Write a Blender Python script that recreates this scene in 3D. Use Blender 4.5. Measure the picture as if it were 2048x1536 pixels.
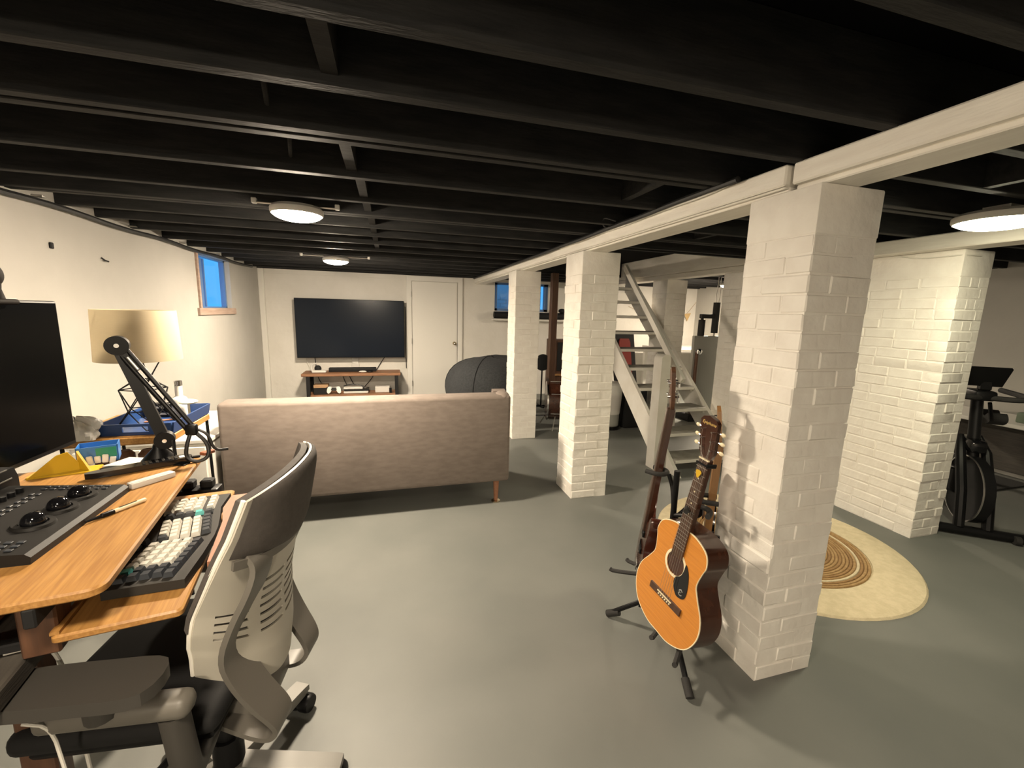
import bpy, bmesh, math, random
from mathutils import Matrix, Vector, Euler
R = math.radians
random.seed(7)
D = bpy.data
for o in list(D.objects): D.objects.remove(o)
SC = bpy.context.scene
COL = SC.collection

# ------------------------------------------------------------------ camera
cd = D.cameras.new('camera'); cam = D.objects.new('camera', cd); COL.objects.link(cam); SC.camera = cam
cd.sensor_fit = 'HORIZONTAL'; cd.sensor_width = 36; cd.lens = 36 * 851.16 / 2048; cd.clip_start = 0.02
def cam_axes(yaw, pitch, roll):
    f = Vector((math.sin(yaw)*math.cos(pitch), math.cos(yaw)*math.cos(pitch), -math.sin(pitch)))
    r = Vector((math.cos(yaw), -math.sin(yaw), 0)); u = r.cross(f)
    return math.cos(roll)*r + math.sin(roll)*u, -math.sin(roll)*r + math.cos(roll)*u, f
cr, cu, cf = cam_axes(0.280877, 0.166176, 0.026195)
cam.matrix_world = Matrix(((cr.x, cu.x, -cf.x, 0), (cr.y, cu.y, -cf.y, 0), (cr.z, cu.z, -cf.z, 1.45), (0, 0, 0, 1)))

# ------------------------------------------------------------------ sky, lamps, exposure
wd = D.worlds.new('dusk_sky'); SC.world = wd; wd.use_nodes = True
wb = wd.node_tree.nodes['Background']
wb.inputs[0].default_value = (0.085, 0.45, 0.98, 1); wb.inputs[1].default_value = 1.15
SC.view_settings.view_transform = 'Standard'; SC.view_settings.look = 'None'
SC.view_settings.gamma = 1; SC.view_settings.use_curve_mapping = False
SC.view_settings.exposure = 0.0
# ceiling lamps: x, y, watts, colour, label
WARM = (1.0, 0.84, 0.64); GREENISH = (1.0, 0.93, 0.66)
LAMPS = [(-0.43, 0.22, 38, WARM, 'round ceiling light overhead in the left bay, above the camera and outside the view'),
         (-0.46, 2.60, 126, WARM, 'round warm ceiling light above the space before the sofa, its hub on a metal bar'),
         (-0.53, 4.95, 145, WARM, 'small round ceiling light on a long thin bar, further off near the television wall'),
         (2.78, 1.40, 26, GREENISH, 'large round ceiling light at the right edge, beside the pale pillar'),
         (-0.42, -2.1, 135, WARM, 'round ceiling light in the left bay behind the camera'),
         (4.9, 5.4, 140, WARM, 'round ceiling light beyond the stairs, lighting the far wall with bunting')]

# ------------------------------------------------------------------ mesh helper
WM = {}
class G:
    def __init__(s): s.v = []; s.f = []
    def add(s, vs, fs, M=None):
        n = len(s.v)
        s.v += [tuple(M @ Vector(p)) if M else tuple(p) for p in vs]
        s.f += [tuple(i + n for i in f) for f in fs]
        return s
    def box(s, x0, x1, y0, y1, z0, z1, M=None):
        vs = [(x0,y0,z0),(x1,y0,z0),(x1,y1,z0),(x0,y1,z0),(x0,y0,z1),(x1,y0,z1),(x1,y1,z1),(x0,y1,z1)]
        return s.add(vs, [(3,2,1,0),(4,5,6,7),(0,1,5,4),(1,2,6,5),(2,3,7,6),(3,0,4,7)], M)
    def rbox(s, x0, x1, y0, y1, z0, z1, r=0.01, seg=2, M=None):
        bm = bmesh.new(); bmesh.ops.create_cube(bm, size=1)
        for v in bm.verts:
            v.co = ((x0+x1)/2 + v.co.x*(x1-x0), (y0+y1)/2 + v.co.y*(y1-y0), (z0+z1)/2 + v.co.z*(z1-z0))
        r = min(r, .49*min(x1-x0, y1-y0, z1-z0))
        bmesh.ops.bevel(bm, geom=bm.edges[:], offset=r, segments=seg, affect='EDGES', profile=.5)
        bm.verts.index_update()
        s.add([v.co[:] for v in bm.verts], [[v.index for v in f.verts] for f in bm.faces], M); bm.free(); return s
    def ring(s, c, ax, r, n, ref=None):
        ax = Vector(ax).normalized()
        a = Vector(ref) if ref else (Vector((0,0,1)) if abs(ax.z) < .9 else Vector((1,0,0)))
        a = (a - ax*a.dot(ax)).normalized(); b = ax.cross(a)
        return [tuple(Vector(c) + a*r*math.cos(2*math.pi*i/n) + b*r*math.sin(2*math.pi*i/n)) for i in range(n)]
    def cyl(s, p0, p1, r0, r1=None, n=16, M=None):
        r1 = r0 if r1 is None else r1; ax = Vector(p1) - Vector(p0)
        vs = s.ring(p0, ax, r0, n) + s.ring(p1, ax, r1, n)
        fs = [(i, (i+1) % n, n+(i+1) % n, n+i) for i in range(n)] + [tuple(range(n))[::-1], tuple(range(n, 2*n))]
        return s.add(vs, fs, M)
    def tube(s, pts, r, n=8, M=None):
        P = [Vector(p) for p in pts]; vs = []; ref = None
        for i, p in enumerate(P):
            t = (P[min(i+1, len(P)-1)] - P[max(i-1, 0)]).normalized()
            if ref is None: ref = Vector((0,0,1)) if abs(t.z) < .9 else Vector((1,0,0))
            ref = (ref - t*ref.dot(t)).normalized()
            rr = r[i] if isinstance(r, (list, tuple)) else r
            vs += s.ring(p, t, rr, n, ref)
        m = len(P); fs = []
        for k in range(m-1):
            for i in range(n): fs.append((k*n+i, k*n+(i+1) % n, (k+1)*n+(i+1) % n, (k+1)*n+i))
        fs += [tuple(range(n))[::-1], tuple(range((m-1)*n, m*n))]
        return s.add(vs, fs, M)
    def lathe(s, prof, n=24, M=None, loop=False):
        vs = []; fs = []; m = len(prof)
        for r, z in prof: vs += [(r*math.cos(2*math.pi*i/n), r*math.sin(2*math.pi*i/n), z) for i in range(n)]
        for k in range(m-1):
            for i in range(n): fs.append((k*n+i, k*n+(i+1) % n, (k+1)*n+(i+1) % n, (k+1)*n+i))
        if loop: fs += [((m-1)*n+i, (m-1)*n+(i+1) % n, (i+1) % n, i) for i in range(n)]
        else: fs += [tuple(range(n))[::-1], tuple(range((m-1)*n, m*n))]
        return s.add(vs, fs, M)
    def prism(s, poly, d0, d1, M=None):          # polygon in local xy, thickness along z
        a = sum(poly[i][0]*poly[(i+1) % len(poly)][1] - poly[(i+1) % len(poly)][0]*poly[i][1] for i in range(len(poly)))
        if a < 0: poly = poly[::-1]
        n = len(poly); vs = [(x, y, d0) for x, y in poly] + [(x, y, d1) for x, y in poly]
        fs = [tuple(range(n))[::-1], tuple(range(n, 2*n))] + [(i, (i+1) % n, n+(i+1) % n, n+i) for i in range(n)]
        return s.add(vs, fs, M)
    def ribbon(s, pts, wax, w, t, M=None):       # strap of thickness t swept along pts, width along wax
        P = [Vector(p) for p in pts]; wv = Vector(wax).normalized(); vs = []
        for i, p in enumerate(P):
            tg = (P[min(i+1, len(P)-1)] - P[max(i-1, 0)]).normalized(); nn = tg.cross(wv).normalized()
            ww = w[i] if isinstance(w, (list, tuple)) else w
            vs += [p - wv*ww/2 - nn*t/2, p + wv*ww/2 - nn*t/2, p + wv*ww/2 + nn*t/2, p - wv*ww/2 + nn*t/2]
        m = len(P); fs = []
        for k in range(m-1):
            for i in range(4): fs.append((k*4+i, k*4+(i+1) % 4, (k+1)*4+(i+1) % 4, (k+1)*4+i))
        fs += [(3,2,1,0), tuple(range((m-1)*4, m*4))]
        return s.add(vs, fs, M)
    def ball(s, c, r, n=16, m=10, M=None):
        rx, ry, rz = r if isinstance(r, tuple) else (r, r, r)
        vs = []; fs = []
        for k in range(m+1):
            th = math.pi*(k+.001)/(m+.002)
            vs += [(c[0]+rx*math.sin(th)*math.cos(2*math.pi*i/n), c[1]+ry*math.sin(th)*math.sin(2*math.pi*i/n), c[2]-rz*math.cos(th)) for i in range(n)]
        for k in range(m):
            for i in range(n): fs.append((k*n+i, k*n+(i+1) % n, (k+1)*n+(i+1) % n, (k+1)*n+i))
        return s.add(vs, fs, M)
    def grid(s, fn, nu, nv, skip=None, M=None):
        vs = [fn(i/nu, j/nv) for j in range(nv+1) for i in range(nu+1)]
        fs = [(j*(nu+1)+i, j*(nu+1)+i+1, (j+1)*(nu+1)+i+1, (j+1)*(nu+1)+i) for j in range(nv) for i in range(nu) if not (skip and skip(i, j))]
        return s.add(vs, fs, M)
    def build(s, name, mat, parent=None, world=False, sharp=35, recenter=True, solid=0, bevel=0, sub=0):
        me = D.meshes.new(name)
        me.from_pydata(s.v, [], s.f); me.update()
        bm = bmesh.new(); bm.from_mesh(me); bmesh.ops.recalc_face_normals(bm, faces=bm.faces)
        if solid: bmesh.ops.solidify(bm, geom=bm.faces[:], thickness=solid)
        bm.to_mesh(me); bm.free()
        for m in (mat if isinstance(mat, list) else [mat]): me.materials.append(m)
        for p in me.polygons: p.use_smooth = True
        me.set_sharp_from_angle(angle=R(sharp))
        return link(name, me, parent, world, recenter)
def link(name, me, parent=None, world=False, recenter=True):
    o = D.objects.new(name, me); COL.objects.link(o); WM[o.name] = Matrix.Identity(4)
    if parent is not None:
        o.parent = parent
        if world: o.matrix_parent_inverse = WM[parent.name].inverted()
        else: WM[o.name] = WM[parent.name].copy()
    elif recenter and len(me.vertices):
        xs = [v.co.x for v in me.vertices]; ys = [v.co.y for v in me.vertices]; zs = [v.co.z for v in me.vertices]
        c = Vector(((min(xs)+max(xs))/2, (min(ys)+max(ys))/2, min(zs)))
        me.transform(Matrix.Translation(-c)); o.location = c; WM[o.name] = Matrix.Translation(c)
    return o
def tag(o, label=None, cat=None, group=None, kind=None):
    if label: o['label'] = label
    if cat: o['category'] = cat
    if group: o['group'] = group
    if kind: o['kind'] = kind
    return o
def thing(name, label, cat, loc=(0,0,0), rotz=0, group=None, mat=None):
    o = D.objects.new(name, None); COL.objects.link(o); o.empty_display_size = .05
    M = mat if mat else Matrix.Translation(loc) @ Matrix.Rotation(R(rotz), 4, 'Z')
    o.matrix_world = M; WM[o.name] = M.copy()
    return tag(o, label, cat, group)
def frame(o, x, y, z):
    x, y, z = Vector(x).normalized(), Vector(y).normalized(), Vector(z).normalized(); o = Vector(o)
    return Matrix(((x.x,y.x,z.x,o.x),(x.y,y.y,z.y,o.y),(x.z,y.z,z.z,o.z),(0,0,0,1)))
def smooth(pts, it=2):
    P = [Vector(p) for p in pts]
    for _ in range(it):
        Q = [P[0]]
        for a, b in zip(P, P[1:]): Q += [a*.75+b*.25, a*.25+b*.75]
        P = Q + [P[-1]]
    return P
def cat_closed(pts, k=6):
    out = []; n = len(pts)
    for i in range(n):
        p0, p1, p2, p3 = [Vector(pts[(i+j-1) % n]) for j in range(4)]
        for s_ in range(k):
            t = s_/k; v = .5*((2*p1)+(p2-p0)*t+(2*p0-5*p1+4*p2-p3)*t*t+(3*p1-p0-3*p2+p3)*t**3)
            out.append((v.x, v.y))
    return out

# ------------------------------------------------------------------ materials
def mat(name, c, rough=.6, metal=0, c2=None, ns=8, stretch=(1,1,1), bump=0, bs=60, spec=.5, emit=None, es=0, trans=0, det=4, coat=0, ramp=(.35,.65), c3=None, alpha=1):
    m = D.materials.new(name); m.use_nodes = True; nt = m.node_tree; N = nt.nodes; L = nt.links
    b = N['Principled BSDF']; b.inputs['Base Color'].default_value = (*c, 1); b.inputs['Roughness'].default_value = rough
    b.inputs['Metallic'].default_value = metal; b.inputs['Specular IOR Level'].default_value = spec
    b.inputs['Transmission Weight'].default_value = trans; b.inputs['Coat Weight'].default_value = coat
    if coat: b.inputs['Coat Roughness'].default_value = .12
    if emit: b.inputs['Emission Color'].default_value = (*emit, 1); b.inputs['Emission Strength'].default_value = es
    if c2 or bump:
        tc = N.new('ShaderNodeTexCoord'); mp = N.new('ShaderNodeMapping'); mp.inputs['Scale'].default_value = stretch
        L.new(tc.outputs['Object'], mp.inputs[0])
    if c2:
        n = N.new('ShaderNodeTexNoise'); n.inputs['Scale'].default_value = ns; n.inputs['Detail'].default_value = det
        L.new(mp.outputs[0], n.inputs['Vector'])
        r = N.new('ShaderNodeValToRGB'); r.color_ramp.elements[0].position = ramp[0]; r.color_ramp.elements[1].position = ramp[1]
        r.color_ramp.elements[0].color = (*c, 1); r.color_ramp.elements[1].color = (*c2, 1)
        if c3: e = r.color_ramp.elements.new((ramp[0]+ramp[1])/2); e.color = (*c3, 1)
        L.new(n.outputs['Fac'], r.inputs[0]); L.new(r.outputs[0], b.inputs['Base Color'])
    if bump:
        n2 = N.new('ShaderNodeTexNoise'); n2.inputs['Scale'].default_value = bs; n2.inputs['Detail'].default_value = 3
        L.new(mp.outputs[0], n2.inputs['Vector'])
        bp = N.new('ShaderNodeBump'); bp.inputs['Strength'].default_value = bump; bp.inputs['Distance'].default_value = .01
        L.new(n2.outputs['Fac'], bp.inputs['Height']); L.new(bp.outputs[0], b.inputs['Normal'])
    return m
M = {}
M['plaster'] = mat('dimmed_plaster', (.44,.425,.39), .8, c2=(.415,.40,.365), ns=3, bump=.25, bs=9)  # wall white with dimming put into the colour, offsetting strong lamp light
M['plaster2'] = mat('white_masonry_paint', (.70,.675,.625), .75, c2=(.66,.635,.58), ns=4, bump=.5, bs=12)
M['paint'] = mat('white_brick_paint', (.84,.81,.75), .62, c2=(.78,.74,.68), ns=9, bump=.5, bs=22, spec=.35)
M['trimw'] = mat('white_trim_paint', (.72,.70,.65), .45, bump=.05, bs=20)
M['beamw'] = mat('white_beam_paint', (.86,.83,.76), .5, c2=(.80,.76,.69), ns=5, stretch=(6,1,6), bump=.12, bs=14)
M['joist'] = mat('black_joist_paint', (.017,.017,.0175), .65, c2=(.027,.0265,.026), ns=6, stretch=(1,6,6), bump=.15, bs=25, spec=.12)
M['subfloor'] = mat('black_subfloor_paint', (.003,.003,.004), .9, spec=.1)
M['floor'] = mat('grey_floor_paint', (.138,.145,.134), .55, c2=(.166,.170,.157), ns=1.6, det=7, bump=.06, bs=7)
M['sofa'] = mat('taupe_fabric', (.19,.155,.133), .8, c2=(.158,.128,.108), ns=14, stretch=(1,1,3), bump=.12, bs=220)
M['black'] = mat('black_plastic', (.007,.007,.0075), .40, spec=.2)
M['blackmatte'] = mat('black_matte', (.010,.010,.0105), .7, spec=.3)
M['blackgloss'] = mat('black_gloss', (.006,.006,.007), .08)
M['screen'] = mat('television_glass', (.010,.014,.022), .18, spec=.16)
M['monitor'] = mat('monitor_glass', (.002,.002,.002), .2, spec=.06)
M['chrome'] = mat('chrome', (.75,.75,.75), .15, 1)
M['steel'] = mat('brushed_steel', (.55,.53,.5), .35, 1)
M['bamboo'] = mat('bamboo', (.43,.225,.065), .42, c2=(.30,.14,.036), ns=5, stretch=(28,1.2,28), det=3, bump=.05, bs=40)
M['walnut'] = mat('reclaimed_wood', (.30,.15,.075), .55, c2=(.19,.09,.045), ns=5, stretch=(1.5,18,18), bump=.2, bs=20)
M['greywood'] = mat('dark_grey_wood', (.075,.066,.055), .6, c2=(.045,.040,.034), ns=5, stretch=(20,1.2,20), bump=.2, bs=20)
M['brownwood'] = mat('dark_brown_wood', (.12,.055,.028), .5, c2=(.075,.034,.018), ns=5, stretch=(14,14,1.5))
M['redwood'] = mat('reddish_wood', (.30,.085,.03), .5, c2=(.22,.06,.02), ns=5, stretch=(2,14,14))
M['palm'] = mat('salmon_wood', (.34,.155,.085), .5, c2=(.29,.125,.066), ns=6, stretch=(12,1.5,12))
M['chairgrey'] = mat('warm_grey_plastic', (.13,.12,.103), .45)
M['chairwhite'] = mat('pale_shell_plastic', (.52,.49,.42), .4)
M['armdark'] = mat('dark_grey_plastic', (.045,.041,.036), .5)
M['chairedge'] = mat('white_edge_plastic', (.85,.82,.74), .4)
M['chairfab'] = mat('grey_fabric', (.085,.074,.066), .85, c2=(.072,.062,.056), ns=60, bump=.08, bs=300)
M['alu'] = mat('pale_grey_metal', (.17,.165,.15), .45, .1)
M['shade'] = mat('linen_shade', (.46,.39,.28), .85, c2=(.43,.365,.26), ns=40, stretch=(1,1,12), trans=0)
M['blue'] = mat('navy_lacquer', (.018,.05,.16), .35)
M['white'] = mat('white_plastic', (.62,.60,.56), .4)
M['paper'] = mat('white_paper', (.52,.50,.44), .8)
M['yellow'] = mat('yellow_plastic', (.55,.34,.012), .4)
M['bluebox'] = mat('blue_plastic', (.035,.17,.48), .3)
M['greenp'] = mat('green_plastic', (.02,.22,.14), .3)
M['keyw'] = mat('white_keycap', (.58,.56,.50), .45)
M['keyd'] = mat('navy_keycap', (.022,.026,.033), .45)
M['keyt'] = mat('teal_keycap', (.09,.44,.42), .45)
M['kbcase'] = mat('dark_grey_case', (.028,.026,.023), .55, spec=.2)
M['webcam'] = mat('dark_brown_plastic', (.018,.015,.013), .7, spec=.08)
M['panelm'] = mat('black_panel', (.012,.011,.010), .55, spec=.22)
M['spruce'] = mat('amber_spruce', (.56,.215,.028), .28, c2=(.48,.175,.02), ns=6, stretch=(1,26,1), coat=.4)
M['mahog'] = mat('dark_mahogany', (.060,.022,.012), .22, coat=.5, c2=(.04,.014,.008), ns=4, stretch=(8,1,8))
M['sunburst'] = mat('red_brown_lacquer', (.12,.035,.02), .2, coat=.6, c2=(.05,.014,.01), ns=3)
M['rosew'] = mat('rosewood', (.05,.026,.016), .45, c2=(.075,.036,.02), ns=5, stretch=(20,2,20))
M['maple'] = mat('tan_maple', (.36,.19,.075), .35, c2=(.28,.14,.05), ns=4, stretch=(14,1,14))
M['cream'] = mat('cream_binding', (.80,.70,.48), .4)
M['gold'] = mat('gold_print', (.80,.58,.20), .35, .4)
M['leather'] = mat('tan_leather', (.26,.14,.075), .6, c2=(.20,.10,.05), ns=20)
M['rubber'] = mat('black_rubber', (.02,.019,.018), .8)
M['bean'] = mat('charcoal_felt', (.017,.019,.021), .95, c2=(.027,.029,.032), ns=50, bump=.3, bs=160)
M['jute'] = mat('jute_braid', (.42,.27,.12), .9, c2=(.32,.19,.075), ns=50, bump=.4, bs=120)
M['jutedark'] = mat('brown_jute_braid', (.34,.20,.08), .9, c2=(.25,.14,.055), ns=50, bump=.4, bs=120)
M['rugw'] = mat('cream_braid', (.66,.56,.38), .9, c2=(.58,.49,.32), ns=30, bump=.4, bs=120)
M['tread'] = mat('worn_tread_paint', (.33,.31,.27), .7, c2=(.22,.205,.175), ns=9, bump=.15, bs=30)
M['stairw'] = mat('white_stair_paint', (.72,.70,.65), .5, c2=(.66,.63,.57), ns=6)
M['gymgrey'] = mat('grey_steel_panel', (.36,.36,.33), .4, .2)
M['red'] = mat('red_nylon', (.19,.014,.007), .6)
M['card'] = mat('brown_card', (.42,.27,.15), .8)
M['glass'] = mat('window_glass', (1,1,1), .0, trans=1, spec=.5)
M['winframe'] = mat('daylight_tinted_frame', (.10,.20,.42), .4)  # white frame with blue daylight put into its colour
M['pinkwood'] = mat('pale_raw_wood', (.42,.31,.25), .7, c2=(.34,.24,.19), ns=5, stretch=(9,1,9))
M['knob'] = mat('satin_brass', (.58,.50,.36), .25, 1)
M['cableb'] = mat('black_cable', (.012,.012,.012), .5)
M['cablew'] = mat('white_cable', (.72,.70,.64), .5)
M['diffr'] = mat('lamp_diffuser', (.9,.88,.8), .4, emit=(1,.86,.62), es=9)
M['diffg'] = mat('lamp_diffuser_cool', (.9,.9,.82), .4, emit=(1,.97,.75), es=6)
M['flag'] = mat('tan_burlap', (.52,.36,.17), .9)
M['graywell'] = mat('well_brick_paint', (.62,.64,.68), .7)
M['mat'] = mat('dark_floor_mat', (.03,.03,.028), .9)
M['skin'] = mat('drum_head', (.75,.72,.64), .6)
M['clearp'] = mat('clear_packet', (.80,.78,.74), .4)
def clear_glass():
    m = M['glass']; nt = m.node_tree; N = nt.nodes; N.clear()
    o = N.new('ShaderNodeOutputMaterial'); t = N.new('ShaderNodeBsdfTransparent'); g = N.new('ShaderNodeBsdfGlossy'); x = N.new('ShaderNodeMixShader')
    g.inputs['Roughness'].default_value = .02; x.inputs[0].default_value = .05
    nt.links.new(t.outputs[0], x.inputs[1]); nt.links.new(g.outputs[0], x.inputs[2]); nt.links.new(x.outputs[0], o.inputs[0])
clear_glass()
def translucent(m, col, k):
    nt = m.node_tree; b = nt.nodes['Principled BSDF']; o = nt.nodes['Material Output']
    t = nt.nodes.new('ShaderNodeBsdfTranslucent'); t.inputs[0].default_value = (*col, 1); x = nt.nodes.new('ShaderNodeMixShader'); x.inputs[0].default_value = k
    nt.links.new(b.outputs[0], x.inputs[1]); nt.links.new(t.outputs[0], x.inputs[2]); nt.links.new(x.outputs[0], o.inputs[0])
translucent(M['shade'], (.80,.74,.60), .42)
def tube_thing(name, pts, r, m, label, cat, group=None, it=2, n=8):
    return tag(G().tube(smooth(pts, it), r, n).build(name, m), label, cat, group)
def text(s, size, Mx, m, parent, shear=0, ext=.0004, name='lettering'):
    cu = D.curves.new('t', 'FONT'); cu.body = s; cu.size = size; cu.shear = shear; cu.extrude = ext; cu.align_x = 'CENTER'; cu.align_y = 'CENTER'
    ob = D.objects.new('t', cu); COL.objects.link(ob)
    me = D.meshes.new_from_object(ob.evaluated_get(bpy.context.evaluated_depsgraph_get()))
    D.objects.remove(ob); D.curves.remove(cu); me.transform(Mx); me.materials.clear(); me.materials.append(m); me.name = name
    return link(name, me, parent)

# ------------------------------------------------------------------ room shell
X0, X1, Y0, Y1, ZT, ZJ = -1.84, 5.8, -3.2, 7.2, 2.2, 2.0
def struct(o): o['kind'] = 'structure'; return o
struct(G().box(X0-.3, X1+.3, Y0-.3, Y1+.3, -.12, 0).build('floor', M['floor'], recenter=False))
def wall_hole(name, along, a0, a1, t0, t1, h0, h1, z0, z1, m):   # slab with a rectangular opening
    g = G()
    def b(p0, p1, q0, q1):
        if p1 > p0 and q1 > q0:
            g.box(t0, t1, p0, p1, q0, q1) if along == 'y' else g.box(p0, p1, t0, t1, q0, q1)
    b(a0, h0, 0, ZT); b(h1, a1, 0, ZT); b(h0, h1, 0, z0); b(h0, h1, z1, ZT)
    return struct(g.build(name, m, recenter=False))
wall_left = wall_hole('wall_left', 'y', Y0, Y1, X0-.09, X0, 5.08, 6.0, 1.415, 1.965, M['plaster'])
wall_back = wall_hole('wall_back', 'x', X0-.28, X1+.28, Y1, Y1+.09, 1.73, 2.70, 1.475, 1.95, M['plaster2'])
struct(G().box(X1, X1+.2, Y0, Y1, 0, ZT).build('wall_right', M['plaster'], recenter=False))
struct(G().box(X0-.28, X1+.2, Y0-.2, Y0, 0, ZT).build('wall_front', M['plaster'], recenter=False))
ceiling = struct(G().box(X0-.28, X1+.2, Y0-.2, Y1+.28, ZT, ZT+.06).build('ceiling', M['subfloor'], recenter=False))
JY = [-2.9,-2.5,-2.1,-1.7,-1.3,-.9,-.5,-.12,.26,.63,.98,1.27,1.59,1.66,2.05,2.48,2.82,2.89,3.23,3.58,3.98,4.45,4.92,5.37,5.8,6.2,6.6,6.98,7.15]
for y in JY:
    t = .042
    def jo(xa, xb):
        z = ZJ + random.uniform(-.004, .004)
        G().rbox(xa, xb, y-t/2, y+t/2, z, ZT, .003, 1).build('joist', M['joist'], ceiling)
    if 3.3 < y < 5.7:
        jo(X0, 1.56); jo(3.45, X1)
    else:
        jo(X0, X1)
def between(y):
    lo = max(q for q in JY if q < y); hi = min(q for q in JY if q > y); return lo+.021, hi-.021
for x, y in [(-.13,1.12),(-.14,1.85),(-.115,2.25),(-.11,2.68),(-.1,3.05),(-.1,3.4),(-.1,3.8),(-.1,4.2),(1.15,1.8),(1.9,1.1),(2.6,2.2),(2.2,2.7)]:
    a, b = between(y); G().box(x-.02, x+.02, a, b, ZJ+.02, ZT).build('blocking', M['joist'], ceiling)
a, b = between(1.45); G().tube([(-.76, a, 2.03), (-.70, b, 2.15)], .012, 6).build('bridging_strut', M['joist'], ceiling)
a, b = between(1.8); G().tube([(1.0, a, 2.03), (1.06, b, 2.15)], .012, 6).build('bridging_strut', M['joist'], ceiling)
# trimmers that run the other way in the right-hand bay
for x, ya, yb in [(2.35,1.01,1.25),(2.95,.65,1.25),(2.0,-.1,.6)]:
    G().box(x-.02, x+.02, ya, yb, ZJ, ZT).build('trimmer', M['joist'], ceiling)
G().box(1.56, 3.3, 3.32, 3.36, ZJ, ZT).build('trimmer', M['joist'], ceiling)
# corner board and window trims
tr = struct(G().rbox(X0, X0+.075, Y1-.05, Y1, 0, 2.0, .006, 1).build('trim_1', M['trimw'], recenter=False))
struct(G().box(X0-.004, X0+.022, 5.0, 6.06, 1.345, 1.415).box(X0-.004, X0+.018, 5.045, 5.085, 1.415, 1.97).build('trim_2', M['pinkwood'], recenter=False))
# windows
w1 = struct(thing('window_1', None, None, (X0-.08, 5.54, 1.415)))
g = G()
for (a0, a1, b0, b1) in [(5.08,5.15,1.415,1.965),(5.96,6.0,1.415,1.965),(5.08,6.0,1.415,1.43),(5.08,6.0,1.945,1.965)]: g.box(X0-.10, X0-.05, a0, a1, b0, b1)
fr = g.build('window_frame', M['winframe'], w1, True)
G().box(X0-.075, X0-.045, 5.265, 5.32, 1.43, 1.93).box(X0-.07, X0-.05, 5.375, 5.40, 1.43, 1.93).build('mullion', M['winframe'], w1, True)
G().box(X0-.077, X0-.073, 5.15, 5.20, 1.46, 1.93).build('pane', M['glass'], w1, True)
G().box(X0-.077, X0-.073, 5.225, 5.96, 1.46, 1.93).build('pane', M['glass'], w1, True)
w2 = struct(thing('window_2', None, None, (2.2, Y1+.06, 1.475)))
g = G()
for (a0, a1, b0, b1) in [(1.73,1.78,1.475,1.95),(2.63,2.70,1.475,1.95),(1.73,2.70,1.475,1.515),(1.73,2.70,1.915,1.95)]: g.box(a0, a1, Y1+.03, Y1+.08, b0, b1)
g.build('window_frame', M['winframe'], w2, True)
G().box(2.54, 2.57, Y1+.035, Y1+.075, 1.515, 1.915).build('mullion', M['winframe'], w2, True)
G().box(1.78, 2.54, Y1+.05, Y1+.054, 1.515, 1.915).build('pane', M['glass'], w2, True)
G().box(2.57, 2.63, Y1+.05, Y1+.054, 1.515, 1.915).build('pane', M['glass'], w2, True)
# painted window well outside the right-hand window
well = struct(G().box(1.3, 2.62, Y1+.85, Y1+.95, 1.2, 2.6).box(1.3,3.5,Y1+.1,Y1+.9,1.1,1.2).build('trim_3', M['graywell'], recenter=False))
for k in range(8):
    for i in range(6):
        x = 1.32 + i*.21 + (k % 2)*.1
        G().box(x, x+.2, Y1+.838, Y1+.852, 1.22+k*.067, 1.22+k*.067+.06).build('brick', M['graywell'], well)
struct(G().rbox(1.68, 3.1, Y1-.13, Y1, 1.31, 1.345, .006, 1).build('trim_4', M['trimw'], recenter=False))
# door in the back wall
dr = struct(thing('door_1', None, None, (.72, Y1, 0)))
G().rbox(.352, 1.085, Y1-.03, Y1, .01, 1.905, .003, 1).build('door_panel', M['trimw'], dr, True)
g = G(); g.box(1.092, 1.17, Y1-.045, Y1, 0, 1.99).box(.268, .345, Y1-.045, Y1, 0, 1.99).box(.345, 1.092, Y1-.045, Y1, 1.912, 1.985)
g.build('door_casing', M['trimw'], dr, True)
kn = G().cyl((1.04,Y1-.03,.915),(1.04,Y1-.04,.915),.03,n=18).cyl((1.04,Y1-.04,.915),(1.04,Y1-.07,.915),.012,n=12).ball((1.04,Y1-.085,.915),(.028,.022,.028)).build('door_knob', M['knob'], dr, True)
for z in (.25, .95, 1.7): G().cyl((.346,Y1-.05,z-.045),(.346,Y1-.05,z+.045),.008,n=8).build('hinge', M['steel'], dr, True)
struct(G().box(-1.75, .265, Y1-.02, Y1, 1.93, 2.0).build('trim_5', M['plaster2'], recenter=False))

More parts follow.
